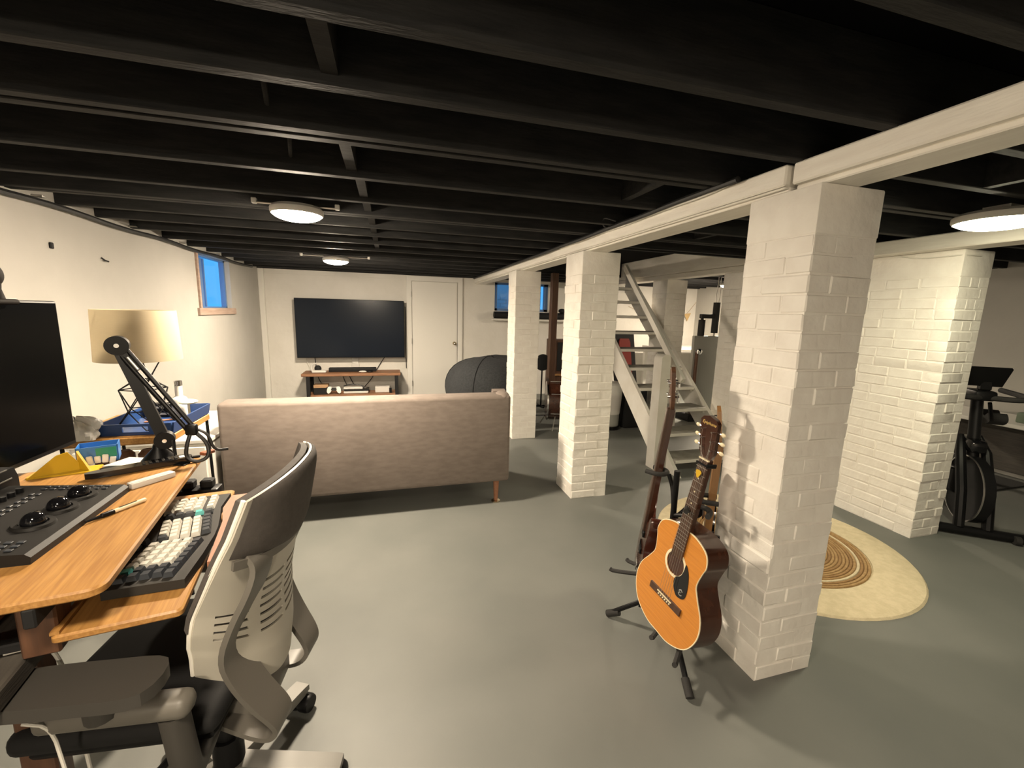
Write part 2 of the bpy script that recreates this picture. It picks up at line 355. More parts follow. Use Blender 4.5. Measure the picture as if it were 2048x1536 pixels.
# ------------------------------------------------------------------ painted brick pillars
brick_cache = {}
def brick_mesh(l, d, h, k):
    key = (round(l,3), round(d,3), round(h,4), k)
    if key not in brick_cache:
        g = G().rbox(-l/2, l/2, -d/2, d/2, -h/2, h/2, .0045, 1)
        rnd = random.Random(int(l*1e4)*7+int(h*1e5)+k*131)
        g.v = [(x+rnd.uniform(-.0013,.0013), y+rnd.uniform(-.0013,.0013), z+rnd.uniform(-.0022,.0022)) for x, y, z in g.v]
        me = D.meshes.new('brick'); me.from_pydata(g.v, [], g.f); me.update()
        for p in me.polygons: p.use_smooth = True
        me.set_sharp_from_angle(angle=R(28)); me.materials.append(M['paint']); brick_cache[key] = me
    return brick_cache[key]
def pillar(x0, x1, y0, y1, label, top=1.905, h=.067, pin=True):
    root = thing('brick_pillar', label, 'pillar', ((x0+x1)/2, (y0+y1)/2, 0))
    e = .0035; q = .10
    G().box(x0+e, x1-e, y0+e, y1-e, 0, top).build('mortar_core', M['paint'], root, True)
    n = int(top/h); jt = .006
    def put(cx, cy, z, l, rot, k, far=None):
        if far is not None:
            far.rbox(cx-(l if not rot else q)/2, cx+(l if not rot else q)/2, cy-(q if not rot else l)/2, cy+(q if not rot else l)/2, z-(h-jt)/2, z+(h-jt)/2, .006, 1); return
        o = D.objects.new('brick', brick_mesh(l, q, h-jt, k)); COL.objects.link(o); o.parent = root
        o.matrix_parent_inverse = WM[root.name].inverted()
        o.location = (cx+random.uniform(-.0026,.0026), cy+random.uniform(-.0026,.0026), z+random.uniform(-.0015,.0015))
        o.rotation_euler = (random.uniform(-.006,.006), random.uniform(-.004,.004), (math.pi/2 if rot else 0)+random.uniform(-.004,.004))
    far = G()
    W, Dp = x1-x0, y1-y0
    n -= 2; G().rbox(x0, x1, y0, y1, n*h, top, .006, 2).build('plaster_cap', M['paint'], root, True)
    for c in range(n):
        z = h*(c+.5); k = random.randrange(4); jt = .0065 if c < n*.45 else (.005 if c < n*.65 else .0035)
        if pin:
            lx, ly = W-q, Dp-q
            if c % 2 == 0:
                put(x0+(lx)/2, y0+q/2, z, lx-jt, 0, k); put(x1-q/2, y0+ly/2, z, ly-jt, 1, (k+1)%4)
                put(x1-lx/2, y1-q/2, z, lx-jt, 0, (k+2)%4); put(x0+q/2, y1-ly/2, z, ly-jt, 1, (k+3)%4)
            else:
                put(x1-lx/2, y0+q/2, z, lx-jt, 0, k); put(x1-q/2, y1-ly/2, z, ly-jt, 1, (k+1)%4)
                put(x0+lx/2, y1-q/2, z, lx-jt, 0, (k+2)%4); put(x0+q/2, y0+ly/2, z, ly-jt, 1, (k+3)%4)
        else:
            even = c % 2 == 0
            fx0, fx1 = (x0, x1) if even else (x0+q, x1-q)
            sy0, sy1 = (y0+q, y1-q) if even else (y0, y1)
            def run(a, b, first):
                out = []; p = a; l = first
                while p < b-.02:
                    e2 = min(p+l, b)
                    if b-e2 < .05: e2 = b
                    out.append((p, e2)); p = e2; l = .205
                return out
            for a, b in run(fx0, fx1, .205):
                put((a+b)/2, y0+q/2, z, round(b-a-jt,2), 0, k); put((a+b)/2, y1-q/2, z, b-a-jt, 0, k, far)
            for a, b in run(sy0, sy1, .205 if c % 4 < 2 else .1):
                put(x0+q/2, (a+b)/2, z, round(b-a-jt,2), 1, k); put(x1-q/2, (a+b)/2, z, b-a-jt, 1, k, far)
    if far.v:
        o = far.build('far_side_bricks', M['paint'], root, True); o['kind'] = 'stuff'
    return root
C1 = pillar(1.388, 1.680, 1.166, 1.463, 'large white painted brick pillar nearest the camera, guitars leaning against it')
C2 = pillar(1.355, 1.662, 2.930, 3.240, 'white painted brick pillar standing between the sofa end and the open stairs')
C3 = pillar(1.335, 1.625, 4.580, 4.880, 'slim white brick pillar behind the right end of the sofa, farthest in the beam row')
C4 = pillar(3.380, 3.660, 1.835, 2.500, 'wide white brick pillar at right, brightly lit, with exercise bike beside it', pin=False)
C5 = pillar(3.330, 3.630, 3.450, 3.750, 'shaded grey-looking brick pillar right of the stairs, mostly hidden by the nearest pillar')
C6 = pillar(3.330, 3.625, 4.690, 5.000, 'plastered pale pillar standing behind the upper part of the stair handrail')

# beams
def beam(label, cat='beam'): return thing('support_beam', label, cat, (0,0,1.9))
b1 = beam('long white beam on the row of pillars beside the sofa, cables lying along its top')
for ya, yb, dx in [(Y0, 1.285, .012), (1.30, Y1, 0)]:
    G().rbox(1.375+dx, 1.56, ya, yb, 1.925, ZJ-.002, .006, 1).build('beam_board', M['beamw'], b1, True)
    G().rbox(1.40+dx, 1.56, ya, yb, 1.906, 1.925, .004, 1).build('bottom_plate', M['beamw'], b1, True)
G().rbox(1.378, 1.40, 1.30, Y1, 1.915, 1.923, .003, 1).build('edge_strip', M['beamw'], b1, True)
b2 = beam('white beam over the wide right pillar, running past the stairwell')
G().rbox(3.28, 3.47, Y0, 3.38, 1.906, ZJ-.002, .006, 1).build('beam_board', M['beamw'], b2, True)
G().rbox(3.30, 3.47, 3.38, Y1, 1.965, ZT-.002, .005, 1).build('beam_board', M['beamw'], b2, True)
G().rbox(3.315, 3.47, 3.40, Y1, 1.906, 1.962, .005, 1).build('bottom_plate', M['beamw'], b2, True)

# ------------------------------------------------------------------ ceiling lamps
def lamp_fixture(x, y, w, colr, label, bar, big):
    r = .13 if not big else .17
    if label:
        t = thing('ceiling_light', label, 'ceiling light', (x, y, 1.93))
        G().lathe([(r*.96,.0),(r,.01),(r,.028),(r*.9,.042),(.02,.045)], 36).build('housing', M['white'], t)
        rr = r*.93; dome = [(max(.004, rr*math.sin(t*math.pi/16)), .006-.038*math.cos(t*math.pi/16)) for t in range(9)]
        em = mat('lamp_diffuser', (.9,.88,.8), .4, emit=colr, es=w/(math.pi*rr*rr*1.15*math.pi))
        G().lathe(dome, 36).build('diffuser', em, t)
        if bar:
            G().cyl((-bar, .0, .05), (bar, 0, .05), .006, n=8).build('mounting_bar', M['steel'], t)
            for s_ in (-1, 1): G().rbox(bar*s_-.012, bar*s_+.012, -.012, .012, .042, .07, .003, 1).build('bar_end', M['white'], t)
        else: G().box(-.05, .05, -.05, .05, .04, .07).build('junction_box', M['steel'], t)
for i, (x, y, w, c_, lb) in enumerate(LAMPS):
    lamp_fixture(x, y, w, c_, lb, {1: .2, 2: .33}.get(i, 0), i == 3)

# ------------------------------------------------------------------ black service pipe and cables
tube_thing('service_pipe', [(X0+.03, Y0+.1, 2.02)] + [(X0+.03, y, 1.985 - (.022 if i % 2 else 0)) for i, y in enumerate([-2,-1,0,1,2,2.6,3.2,3.8,4.4,5.0,5.6,6.2,6.8])], .016, M['cableb'], 'black pipe sagging along the top of the left wall under the joists', 'pipe')
for i, y in enumerate([3.05, 3.95, 4.75, 5.6]):
    tag(G().rbox(X0, X0+.05, y-.012, y+.012, 2.0, 2.012, .002, 1).build('pipe_clip', M['steel']), 'small metal pipe clip on top of left wall, %s' % ['nearest the camera', 'second from the camera', 'just before the window', 'beyond the window'][i], 'clip', 'pipe clips along the left wall')
tube_thing('cable_bundle', [(1.35,1.5,1.998),(1.35,1.9,2.0),(1.345,2.2,1.99),(1.35,2.5,1.998),(1.34,2.9,1.985),(1.35,3.3,1.992),(1.34,3.8,1.982),(1.35,4.5,1.99),(1.35,5.5,1.985),(1.35,7.1,1.99)], .013, M['cableb'], 'thick black cables running along the upper edge of the long white beam', 'cable')
tube_thing('white_cable', [(1.365,1.52,2.0),(1.362,1.7,1.985),(1.362,2.0,1.99),(1.366,2.4,1.982),(1.366,2.8,1.99),(1.366,3.4,1.98)], .006, M['cablew'], 'thin white cable stapled to the side of the long white beam', 'cable')
tube_thing('loose_wire', [(1.30,2.38,2.0),(1.24,2.44,2.03),(1.28,2.5,1.99),(1.34,2.56,2.0)], .004, M['cableb'], 'loop of loose black wire hanging from the joists by the white beam', 'cable')
tube_thing('pillar_wire', [(3.374,2.3,1.93),(3.372,2.1,1.875),(3.371,1.98,1.868),(3.372,1.86,1.87),(3.40,1.828,1.868),(3.52,1.827,1.872)], .004, M['cablew'], 'thin wire drooping across the top of the wide right pillar', 'cable')
tube_thing('hanging_wire', [(-.33,1.42,2.16),(-.325,1.45,2.08),(-.34,1.55,2.05)], .008, M['joist'], 'short black painted cable hanging between the joists, nearest the camera', 'cable', 'wires hanging between the joists')
tube_thing('hanging_wire', [(-.34,1.86,2.16),(-.345,1.88,2.06),(-.37,2.02,2.05)], .008, M['joist'], 'short black cable hanging between the joists, just in front of the first lamp', 'cable', 'wires hanging between the joists')
tag(G().rbox(X0, X0+.012, 3.115, 3.14, 1.74, 1.775, .004, 1).build('wall_hook', M['blackmatte']), 'small dark screw stub on the left wall, the left one of two', 'hook')
tag(G().tube([(X0+.002,3.57,1.74),(X0+.015,3.58,1.725),(X0+.015,3.62,1.72)], .005, 6).build('bent_nail', M['blackmatte']), 'bent dark nail in the left wall above the lamp', 'nail')

# ------------------------------------------------------------------ television end
tv = thing('television', 'large black wall mounted television, switched off', 'television', (-.57, 7.05, .70))
G().rbox(-1.355, .222, 7.035, 7.07, .692, 1.585, .006, 2).build('housing', M['black'], tv, True)
G().box(-1.347, .214, 7.032, 7.036, .706, 1.577).build('screen', M['screen'], tv, True)
G().box(-.9, -.2, 7.07, 7.198, .95, 1.35).build('wall_bracket', M['blackmatte'], tv, True)
st = thing('media_console', 'rustic wooden media console with black metal side frames under the television', 'console', (-.56, 6.93, 0))
G().rbox(-1.262, .145, 6.74, 7.12, .445, .487, .005, 1).build('top_board', M['walnut'], st, True)
G().rbox(-1.2, .10, 6.76, 7.1, .125, .162, .005, 1).build('shelf_board', M['walnut'], st, True)
for x in (-1.20, .06):
    g = G(); g.box(x, x+.05, 6.75, 6.80, 0, .445).box(x, x+.05, 7.06, 7.11, 0, .445).box(x, x+.05, 6.80, 7.06, .0, .04)
    g.box(x, x+.012, 6.80, 7.06, .04, .445)
    g.build('side_frame', M['blackmatte'], st, True)
sb = thing('soundbar', 'long black soundbar on the media console', 'speaker', (-.56, 6.95, .487))
G().rbox(-.905, -.215, 6.9, 6.99, .488, .552, .012, 2).build('body', M['blackmatte'], sb, True)
tag(G().rbox(-.59, -.49, 7.172, 7.2, .53, .68, .008, 2).rbox(-.60,-.48,7.16,7.2,.52,.585,.006,1).build('outlet_box', M['white']), 'white outlet box on the wall just under the television', 'outlet')
hs = thing('headset', 'white curved headset with a round black pad at left end of the media console', 'headset', (-1.05, 6.9, .487))
G().rbox(-1.13, -.93, 6.82, 6.90, .488, .525, .014, 3).build('visor', M['white'], hs, True)
G().tube(smooth([(-1.12,6.85,.51),(-1.15,6.9,.56),(-1.14,6.97,.60),(-1.08,7.0,.61)], 2), .013, 8).build('head_strap', M['white'], hs, True)
G().ball((-1.06,6.95,.54), (.05,.04,.05)).build('face_pad', M['blackmatte'], hs, True)
rm = thing('game_remote', 'white and black rounded remote lying before the soundbar', 'remote', (-.36, 6.82, .487))
G().ball((-.41,6.82,.503), (.06,.03,.014)).build('white_half', M['white'], rm, True)
G().ball((-.31,6.83,.505), (.055,.03,.016)).build('black_half', M['black'], rm, True)
bx = thing('storage_box', 'open brown cardboard and black box at left of the console shelf', 'box', (-1.02, 6.9, .162))
G().rbox(-1.11, -.93, 6.80, 7.0, .163, .27, .004, 1).build('body', M['blackmatte'], bx, True)
G().box(-1.11, -.93, 6.79, 6.86, .268, .275, Matrix.Identity(4)).box(-1.12,-.92,6.86,7.02,.27,.30).build('flap', M['card'], bx, True)
gp = thing('game_controller', 'white game controller propped on the console shelf', 'controller', (-.83, 6.82, .162))
Mt = frame((-.83,6.82,.232), (1,0,0), (0,.35,1), (0,-1,.35))
poly = cat_closed([(-.075,.045),(0,.035),(.075,.045),(.10,-.02),(.085,-.06),(.055,-.05),(.03,-.015),(-.03,-.015),(-.055,-.05),(-.085,-.06),(-.10,-.02)], 4)
G().prism(poly, -.015, .015, Mt).build('shell', M['white'], gp, True)
G().prism([(-.035,.03),(.035,.03),(.03,-.014),(-.03,-.014)], .012, .018, Mt).build('centre_panel', M['black'], gp, True)
for s_ in (-1,1): G().cyl((s_*.028,-.002,.015),(s_*.028,-.002,.03), .012, n=12, M=Mt).build('thumb_stick', M['black'], gp, True)
gc = thing('game_console', 'white game console with a black middle lying on the console shelf', 'console', (-.52, 6.95, .162))
G().rbox(-.70, -.34, 6.83, 7.03, .163, .195, .012, 2).rbox(-.70,-.42, 6.83, 7.03, .228, .258, .012, 2).build('white_plate', M['white'], gc, True)
G().rbox(-.69, -.33, 6.84, 7.02, .195, .228, .006, 1).build('black_core', M['blackgloss'], gc, True)
G().tube(smooth([(-.70,6.9,.27),(-.6,6.88,.30),(-.45,6.88,.29),(-.38,6.86,.24)],2), .008).build('carry_strap', M['cableb'], gc, True)
tag(G().rbox(-.24, -.02, 6.86, 7.04, .163, .255, .006, 1).build('white_box', M['white']), 'plain white carton at right end of the console shelf', 'box')
tag(G().rbox(-.03, .01, 6.80, 6.85, .163, .24, .005, 1).build('small_speaker', M['black']), 'small upright black device before the white carton on the console shelf', 'speaker')
for i, (pts, lb) in enumerate([([(-1.13,7.17,.70),(-1.12,7.18,.55),(-1.1,7.17,.35),(-1.0,7.16,.2)], 'black cable falling behind the left end of the console'),
        ([(-.75,7.18,.45),(-.72,7.18,.33),(-.66,7.17,.2)], 'black cable behind the console shelf, left of the outlet'),
        ([(-.67,7.18,.45),(-.60,7.18,.3),(-.55,7.17,.2)], 'black cable behind the console shelf, beside the outlet'),
        ([(-.08,7.18,.70),(-.2,7.18,.52),(-.3,7.18,.33),(-.42,7.17,.2)], 'black cable slanting down right behind the console'),
        ([(.243,7.17,1.5),(.25,7.18,1.2),(.24,7.18,.9),(.25,7.18,.5)], 'black cable hanging down beside the right edge of the television')]):
    tube_thing('power_cable', pts, .006, M['cableb'], lb, 'cable', 'cables behind the media console')
tube_thing('white_cable', [(-1.27,7.18,.70),(-1.24,7.18,.6),(-1.2,7.18,.5),(-1.28,7.18,.3),(-1.25,7.18,.1)], .006, M['cablew'], 'white cord hanging from the left corner of the television', 'cable')

# ------------------------------------------------------------------ sofa, seen from behind
sf = thing('sofa', 'long taupe fabric sofa with its back to the camera', 'sofa', (-.1, 3.36, 0))
SX0, SX1, SY0, SY1 = -1.04, .85, 2.95, 3.78
g = G()
def sofa_back(u, v):
    x = SX0 + (SX1-SX0)*u; z = .187 + (.855-.187)*v
    return (x, SY0 + .012*math.sin(math.pi*v) - .004*math.sin(9*u)*v, z - .012*math.sin(math.pi*u))
G().rbox(SX0, SX1, SY0, SY0+.17, .187, .85, .025, 3).build('backrest', M['sofa'], sf, True)
G().tube([(SX0+.02,SY0+.012,.838),(SX1-.02,SY0+.012,.838)], .006, 6).build('top_piping', M['sofa'], sf, True)
for x in (SX0, SX1-.10):
    gg = G().rbox(x, x+.10, SY0+.165, SY1, .187, .62, .03, 3)
    if x > 0: gg.prism([(0,0),(.0,.235),(.05,.245),(.12,.10),(.30,0)], 0, .10, frame((x,SY0+.165,.618),(0,1,0),(0,0,1),(1,0,0)))
    gg.build('armrest', M['sofa'], sf, True)
G().ball((SX1-.05, SY0+.085, .835), (.052,.085,.034), 24, 12).build('arm_roll', M['sofa'], sf, True)
G().rbox(SX0+.10, SX1-.10, SY0+.17, SY1-.02, .187, .30, .02, 2).build('seat_base', M['sofa'], sf, True)
cw = (SX1-SX0-.2)/3
for i in range(3):
    a_ = SX0+.10+i*cw
    G().rbox(a_+.004, a_+cw-.004, SY0+.17, SY1, .30, .45, .04, 3).build('seat_cushion', M['sofa'], sf, True)
    G().rbox(a_+.004, a_+cw-.004, SY0+.172, SY0+.34, .452, .80, .05, 3).build('back_cushion', M['sofa'], sf, True)
for x in (SX0+.10, SX1-.085):
    for y in (SY0+.075, SY1-.1):
        lg = G().lathe([(.014,.008),(.016,.03),(.024,.187)], 16, Matrix.Translation((x,y,0))).build('leg', M['palm'], sf, True)
        tag(G().lathe([(.034,0),(.034,.008),(.016,.012)], 20, Matrix.Translation((x,y,0))).build('foot_disc', M['knob'], lg, True), 'metal foot disc')

# bean bag
bb = G()
def beanfn(u, v):
    a = 2*math.pi*u; th = math.pi*v; rr = math.sin(th)**.72
    w = 1 + .03*math.sin(3*a+1)*math.sin(th) + .02*math.sin(7*a)*v
    x = 1.31+.62*rr*math.cos(a)*w; y = 5.56+.60*rr*math.sin(a)*w
    z = .43 - .43*math.cos(th)*(1+.05*math.sin(2*a)) if th > .3 else .02
    return (x, y, max(0.0, z + .02*math.sin(5*a)*math.sin(th)**2))
bag = thing('bean_bag', 'large round charcoal bean bag behind the sofa and the slim pillar', 'bean bag', (1.31, 5.56, 0))
G().grid(beanfn, 48, 26).build('bag', M['bean'], bag, True, sharp=80)
for k in range(5):
    a = k/5*2*math.pi+.35
    pts = [beanfn(a/(2*math.pi), .12+.86*t/14) for t in range(15)]
    G().tube([(x+.004*math.cos(a), y+.004*math.sin(a), z+.003) for x, y, z in pts], .006, 6).build('seam', M['bean'], bag, True)

# ------------------------------------------------------------------ stairs
sr = thing('staircase', 'open white wooden stairs with worn treads rising behind the pillars', 'staircase', (2.86, 3.2, 0))
def stringer(x0, x1):
    G().prism([(3.115,0),(3.47,0),(5.5,1.78),(5.5,2.09),(3.145,.03)], 0, x1-x0, frame((x0,0,0),(0,1,0),(0,0,1),(1,0,0))).build('stringer', M['stairw'], sr, True)
stringer(2.495, 2.53); stringer(3.215, 3.255)
for k in range(10):
    z = .135+.188*k; y = 3.235+.225*k
    t = G().rbox(2.53, 3.215, y-.02, y+.235, z-.032, z, .006, 2).build('tread', M['tread'], sr, True)
    G().rbox(2.532, 3.213, y-.023, y-.016, z-.034, z-.004, .002, 1).build('nosing', M['stairw'], t, True)
    for xx in (2.53, 3.19): G().box(xx, xx+.025, y+.01, y+.2, z-.06, z-.032).build('cleat', M['stairw'], t, True)
# newel with rounded top
nw = G().prism([(-.048,0),(.048,0),(.048,1.06)] + [(.048*math.cos(a*math.pi/10), 1.06+.045*math.sin(a*math.pi/10)) for a in range(1,10)] + [(-.048,1.06)], 0, .125, frame((2.445,3.36,0),(1,0,0),(0,0,1),(0,-1,0)) @ Matrix.Translation((0,0,-.125)))
nw.build('newel_post', M['stairw'], sr, True)
G().prism([(-.016,-.03),(.016,-.03),(.016,.03),(-.016,.03)], 0, 1.60, frame((2.56,3.26,.875),(1,0,0),Vector((1,0,0)).cross(Vector((0,-1.15,-1.10))),(0,1.15,1.12))).build('handrail', M['stairw'], sr, True)

# ------------------------------------------------------------------ rug
rg = thing('round_rug', 'round braided rug with tan centre and wide cream border, behind the nearest pillar', 'rug', (2.42, 2.02, 0))
G().lathe([(.50,.004),(.50,.010),(.54,.0135),(.70,.0135),(.725,.010),(.735,.0005)], 64).build('cream_border', M['rugw'], rg)
r = .012; k = 0
while r < .498:
    w = .0175; pr = [(max(r-w/2,.001),.001)] + [(max(r+w/2*math.cos(a),.001), .0065+.0065*math.sin(a)) for a in (math.pi, 2.2, 1.57, .94, 0)] + [(r+w/2,.001)]
    is_cream = abs(r-.43) < .007
    G().lathe(pr, 56).build('braid_ring', M['rugw'] if is_cream else (M['jutedark'] if k % 3 == 1 else M['jute']), rg); r += w; k += 1

# ------------------------------------------------------------------ items beyond the stairs and pillars
tag(G().rbox(2.15, 2.24, 5.58, 5.67, 0, ZJ, .004, 1).build('wooden_post', M['brownwood']), 'bare brown wooden post from floor to ceiling between two white pillars', 'post')
tag(G().tube(smooth([(1.70,7.11,1.405),(2.1,7.10,1.41),(2.6,7.11,1.40),(3.02,7.12,1.41)],1), .058, 14).build('padded_roll', M['blackmatte']), 'long black roll lying on the ledge under the back right window', 'roll')
tag(G().ball((2.93,7.09,1.50),(.07,.05,.04)).build('cap', M['blackmatte']), 'small black lump on the black roll at right of the back window', 'cap')
dm = thing('drum', 'dark drum with chrome hoop standing low between two white pillars', 'drum', (2.12, 5.0, 0))
Md = frame((2.10,5.02,.34),(0,0,1),(.3,1,0),(1,-.3,0)) @ Matrix.Translation((0,0,-.18))
G().lathe([(.24,0),(.24,.36)], 32, Md).build('shell', M['mahog'], dm, True)
for z_ in (0,.345): G().lathe([(.24,z_),(.252,z_),(.252,z_+.02),(.24,z_+.02)], 32, Md, True).build('hoop', M['chrome'], dm, True)
for k in range(6):
    a = k*math.pi/3; G().cyl((.25*math.cos(a),.25*math.sin(a),.05),(.25*math.cos(a),.25*math.sin(a),.31), .006, n=6, M=Md).build('tension_rod', M['chrome'], dm, True)
for s_ in (-1,1): G().cyl((2.0,5.02+.12*s_,.2),(1.92,5.02+.22*s_,.0), .008, n=8).build('leg', M['steel'], dm, True)
st2 = thing('music_stand', 'thin dark stand with a round black pad against the back wall', 'stand', (2.27, 6.2, 0))
G().cyl((2.27,6.2,0),(2.27,6.2,.8), .012, n=10).cyl((2.13,6.2,.01),(2.41,6.2,.01),.012,n=8).cyl((2.27,6.06,.01),(2.27,6.34,.01),.012,n=8).build('pole', M['black'], st2, True)
G().lathe([(.01,0),(.12,.005),(.13,.02),(.12,.035),(.01,.04)], 24, frame((2.27,6.2,.70),(1,0,0),(0,0,1),(0,-1,0))).build('pad', M['blackmatte'], st2, True)
ch = thing('dark_cabinet', 'tall dark brown speaker cabinet partly hidden behind the middle pillar', 'cabinet', (2.66, 6.3, 0))
G().rbox(2.44, 2.86, 6.1, 6.5, 0, 1.05, .008, 2).build('body', M['brownwood'], ch, True)
G().box(2.47, 2.83, 6.092, 6.1, .58, 1.02).build('grille', M['blackmatte'], ch, True)
G().rbox(2.44, 2.84, 6.085, 6.1, .50, .53, .003, 1).build('front_strip', M['maple'], ch, True)
bn = thing('waste_bin', 'white swing bin with black foot standing behind the left stair stringer', 'bin', (2.72, 4.82, 0))
G().lathe([(.12,.20),(.125,.22),(.145,.54),(.14,.58),(.10,.61),(.01,.615)], 28, Matrix.Translation((2.72,4.82,0))).build('body', M['white'], bn, True)
G().lathe([(.10,.03),(.115,.05),(.118,.2)], 28, Matrix.Translation((2.72,4.82,0))).build('lower_body', M['gymgrey'], bn, True)
G().lathe([(.128,0),(.128,.035),(.11,.04)], 28, Matrix.Translation((2.72,4.82,0))).build('foot', M['black'], bn, True)
tag(G().rbox(2.89, 3.22, 4.75, 5.05, 0, .52, .03, 2).build('dark_case', M['blackmatte']), 'black equipment case on the floor beneath the stairs', 'case')
bd = thing('padded_bench', 'tall black bench pad with a red centre leaning behind the stair treads', 'bench', (3.2, 5.75, 0))
Mb = frame((3.47,5.62,.02),(1,0,.0),(-.12,.05,1),(0,-1,.05))
G().prism([(-.17,0),(.17,0),(.17,1.2),(-.17,1.2)], -.05, .03, Mb).build('frame_pad', M['blackmatte'], bd, True)
G().prism([(-.09,.05),(.09,.05),(.09,1.05),(.07,1.1),(-.07,1.1),(-.09,1.05)], .03, .05, Mb).build('red_panel', M['red'], bd, True)
gm = thing('weight_machine', 'grey weight machine with black foam rollers beyond the stairs', 'gym machine', (4.2, 5.0, 0))
Mg = Matrix.Identity(4)
G().rbox(4.03, 4.50, 4.97, 5.02, .10, 1.2, .008, 2).build('shroud', M['gymgrey'], gm, True)
G().cyl((4.07,4.94,0),(4.07,4.94,1.0), .022, n=12).build('upright', M['brownwood'], gm, True)
G().ball((4.09,4.93,.985), .045).build('adjuster_knob', M['chrome'], gm, True)
G().rbox(4.0, 4.5, 4.9, 5.3, 0, .10, .01, 1).build('base', M['blackmatte'], gm, True)
for (xa, za, zb) in [(4.15,1.2,1.42),(4.37,1.24,1.66)]:
    G().cyl((xa,5.0,za),(xa,5.0,zb), .045, n=16).build('foam_roller', M['rubber'], gm, True)
G().rbox(4.12, 4.40, 4.97, 5.03, 1.44, 1.50, .01, 2).cyl((4.15,5.0,1.40),(4.15,5.0,1.47),.02,n=10).build('roller_arm', M['rubber'], gm, True)
G().cyl((4.37,5.0,1.18),(4.37,5.0,1.25),.015,n=8).build('roller_axle', M['steel'], gm, True)
for s_ in (-.02,.02): G().tube([(4.37+s_,5.0,1.66),(4.37+s_*1.6,5.0,1.75),(4.38+s_,5.0,1.9),(4.38+s_,5.0,2.0)], .007, 6).build('chain', M['steel'], gm, True)
FL = [(4.60,1.50,'tan bunting flag seen between the stair treads, the left one'),(4.98,1.44,'tan bunting flag seen between the stair treads, the right one'),(5.40,1.36,'tan bunting flag hidden behind the plastered pillar'),(5.60,1.52,'tan bunting flag on far wall left of the foam rollers')]
for x, z, lb_ in FL:
    tag(G().prism([(-.075,0),(.075,0),(0,-.15)], 0, .004, frame((x,Y1-.03,z),(1,0,.15),(0,0,1),(0,-1,0))).build('bunting_flag', M['flag']), lb_, 'flag', 'bunting flags on the far wall')
tube_thing('bunting_string', [(4.3,Y1-.02,1.62)] + [(x,Y1-.02,z+.004) for x, z, _ in FL] + [(5.78,Y1-.02,1.74)], .003, M['jute'], 'string of the burlap bunting across the far wall', 'string', it=1)
wt = thing('work_table', 'low pale table against the far wall behind the weight machine', 'table', (5.2, 6.6, 0))
G().rbox(4.5, 5.75, 6.3, 6.95, .88, .92, .005, 1).build('table_top', M['trimw'], wt, True)
for x in (4.55,5.68):
    for y in (6.36,6.9): G().box(x-.03,x+.03,y-.03,y+.03,0,.88).build('leg', M['trimw'], wt, True)

# far right table, box, mat
rt = thing('side_table', 'pale low table along the right wall behind the exercise bike', 'table', (5.45, 2.4, 0))
G().rbox(5.15, 5.77, 1.5, 3.1, .575, .61, .005, 1).build('table_top', M['trimw'], rt, True)
for x in (5.22,5.7):
    for y in (1.6,3.02): G().rbox(x-.035,x+.035,y-.035,y+.035,0,.575,.004,1).build('leg', M['pinkwood'], rt, True)
G().rbox(5.74,5.77,1.6,3.05,.05,.57,.003,1).build('back_panel', M['greywood'], rt, True)
tag(G().rbox(5.3, 5.62, 1.95, 2.3, .61, .70, .01, 2).build('green_box', mat('sage_card', (.13,.17,.12), .7)), 'grey green box on the pale table at the right edge', 'box')
tag(G().rbox(4.85, 5.65, 2.25, 3.05, 0, .012, .004, 1).build('floor_mat', M['mat']), 'dark mat on the floor under the pale table at right', 'mat')

# exercise bike
bk = thing('exercise_bike', 'black exercise bike with tablet holder standing at right behind the wide pillar', 'exercise bike', mat=frame((3.86,1.76,0), (-.62,-.78,0), (.78,-.62,0), (0,0,1)))
g = G(); g.cyl((0,-.27,.035),(0,.27,.035), .032, n=14).build('front_stabiliser', M['black'], bk)
for s_ in (-1,1): G().cyl((0,s_*.27,.035),(0,s_*.33,.035), .037, n=14).cyl((.03,s_*.20,.03),(.03,s_*.23,.03),.03,n=12).build('end_cap', M['rubber'], bk)
G().cyl((-1.05,-.24,.035),(-1.05,.24,.035), .032, n=14).build('rear_stabiliser', M['black'], bk)
for s_ in (-1,1): G().tube([(0,s_*.075,.06),(-.05,s_*.075,.3),(-.16,s_*.07,.56),(-.24,s_*.05,.66)], [.03,.03,.028,.02], 10).build('fork', M['black'], bk)
G().tube([(-1.05,0,.05),(-.6,0,.28),(-.2,0,.55)], .036, 10).build('main_frame', M['black'], bk)
fw = G().lathe([(.03,-.022),(.2,-.022),(.235,-.03),(.235,.03),(.2,.022),(.03,.022)], 40, frame((-.13,0,.30),(1,0,0),(0,0,1),(0,-1,0))).build('flywheel', M['black'], bk)
G().lathe([(.230,.028),(.238,.028),(.238,.034),(.230,.034)], 40, frame((-.13,0,.30),(1,0,0),(0,0,1),(0,-1,0)), True).build('rim', M['steel'], fw)
G().rbox(-.62,-.2,-.055,.055,.22,.42,.04,3).build('chain_guard', M['black'], bk)
G().cyl((-.16,0,.5),(-.24,0,.93), .034, n=14).build('head_tube', M['black'], bk)
G().rbox(-.30,-.10,-.05,.05,.56,.66,.03,2).build('resistance_housing', M['blackgloss'], bk)
G().tube(smooth([(-.45,-.22,.98),(-.12,-.22,.97),(-.06,-.12,.96),(-.2,0,.95),(-.06,.12,.96),(-.12,.22,.97),(-.45,.22,.98)],2), .019, 10).build('handlebar', M['rubber'], bk)
G().rbox(-.32,-.14,-.06,.06,.93,1.0,.02,2).build('stem', M['black'], bk)
tb = G().prism([(-.115,-.075),(.115,-.075),(.115,.075),(-.115,.075)], -.010, .010, frame((-.15,-.03,1.10),(0,1,0),(.5,0,.86),(-.86,0,.5))).build('tablet', M['black'], bk)
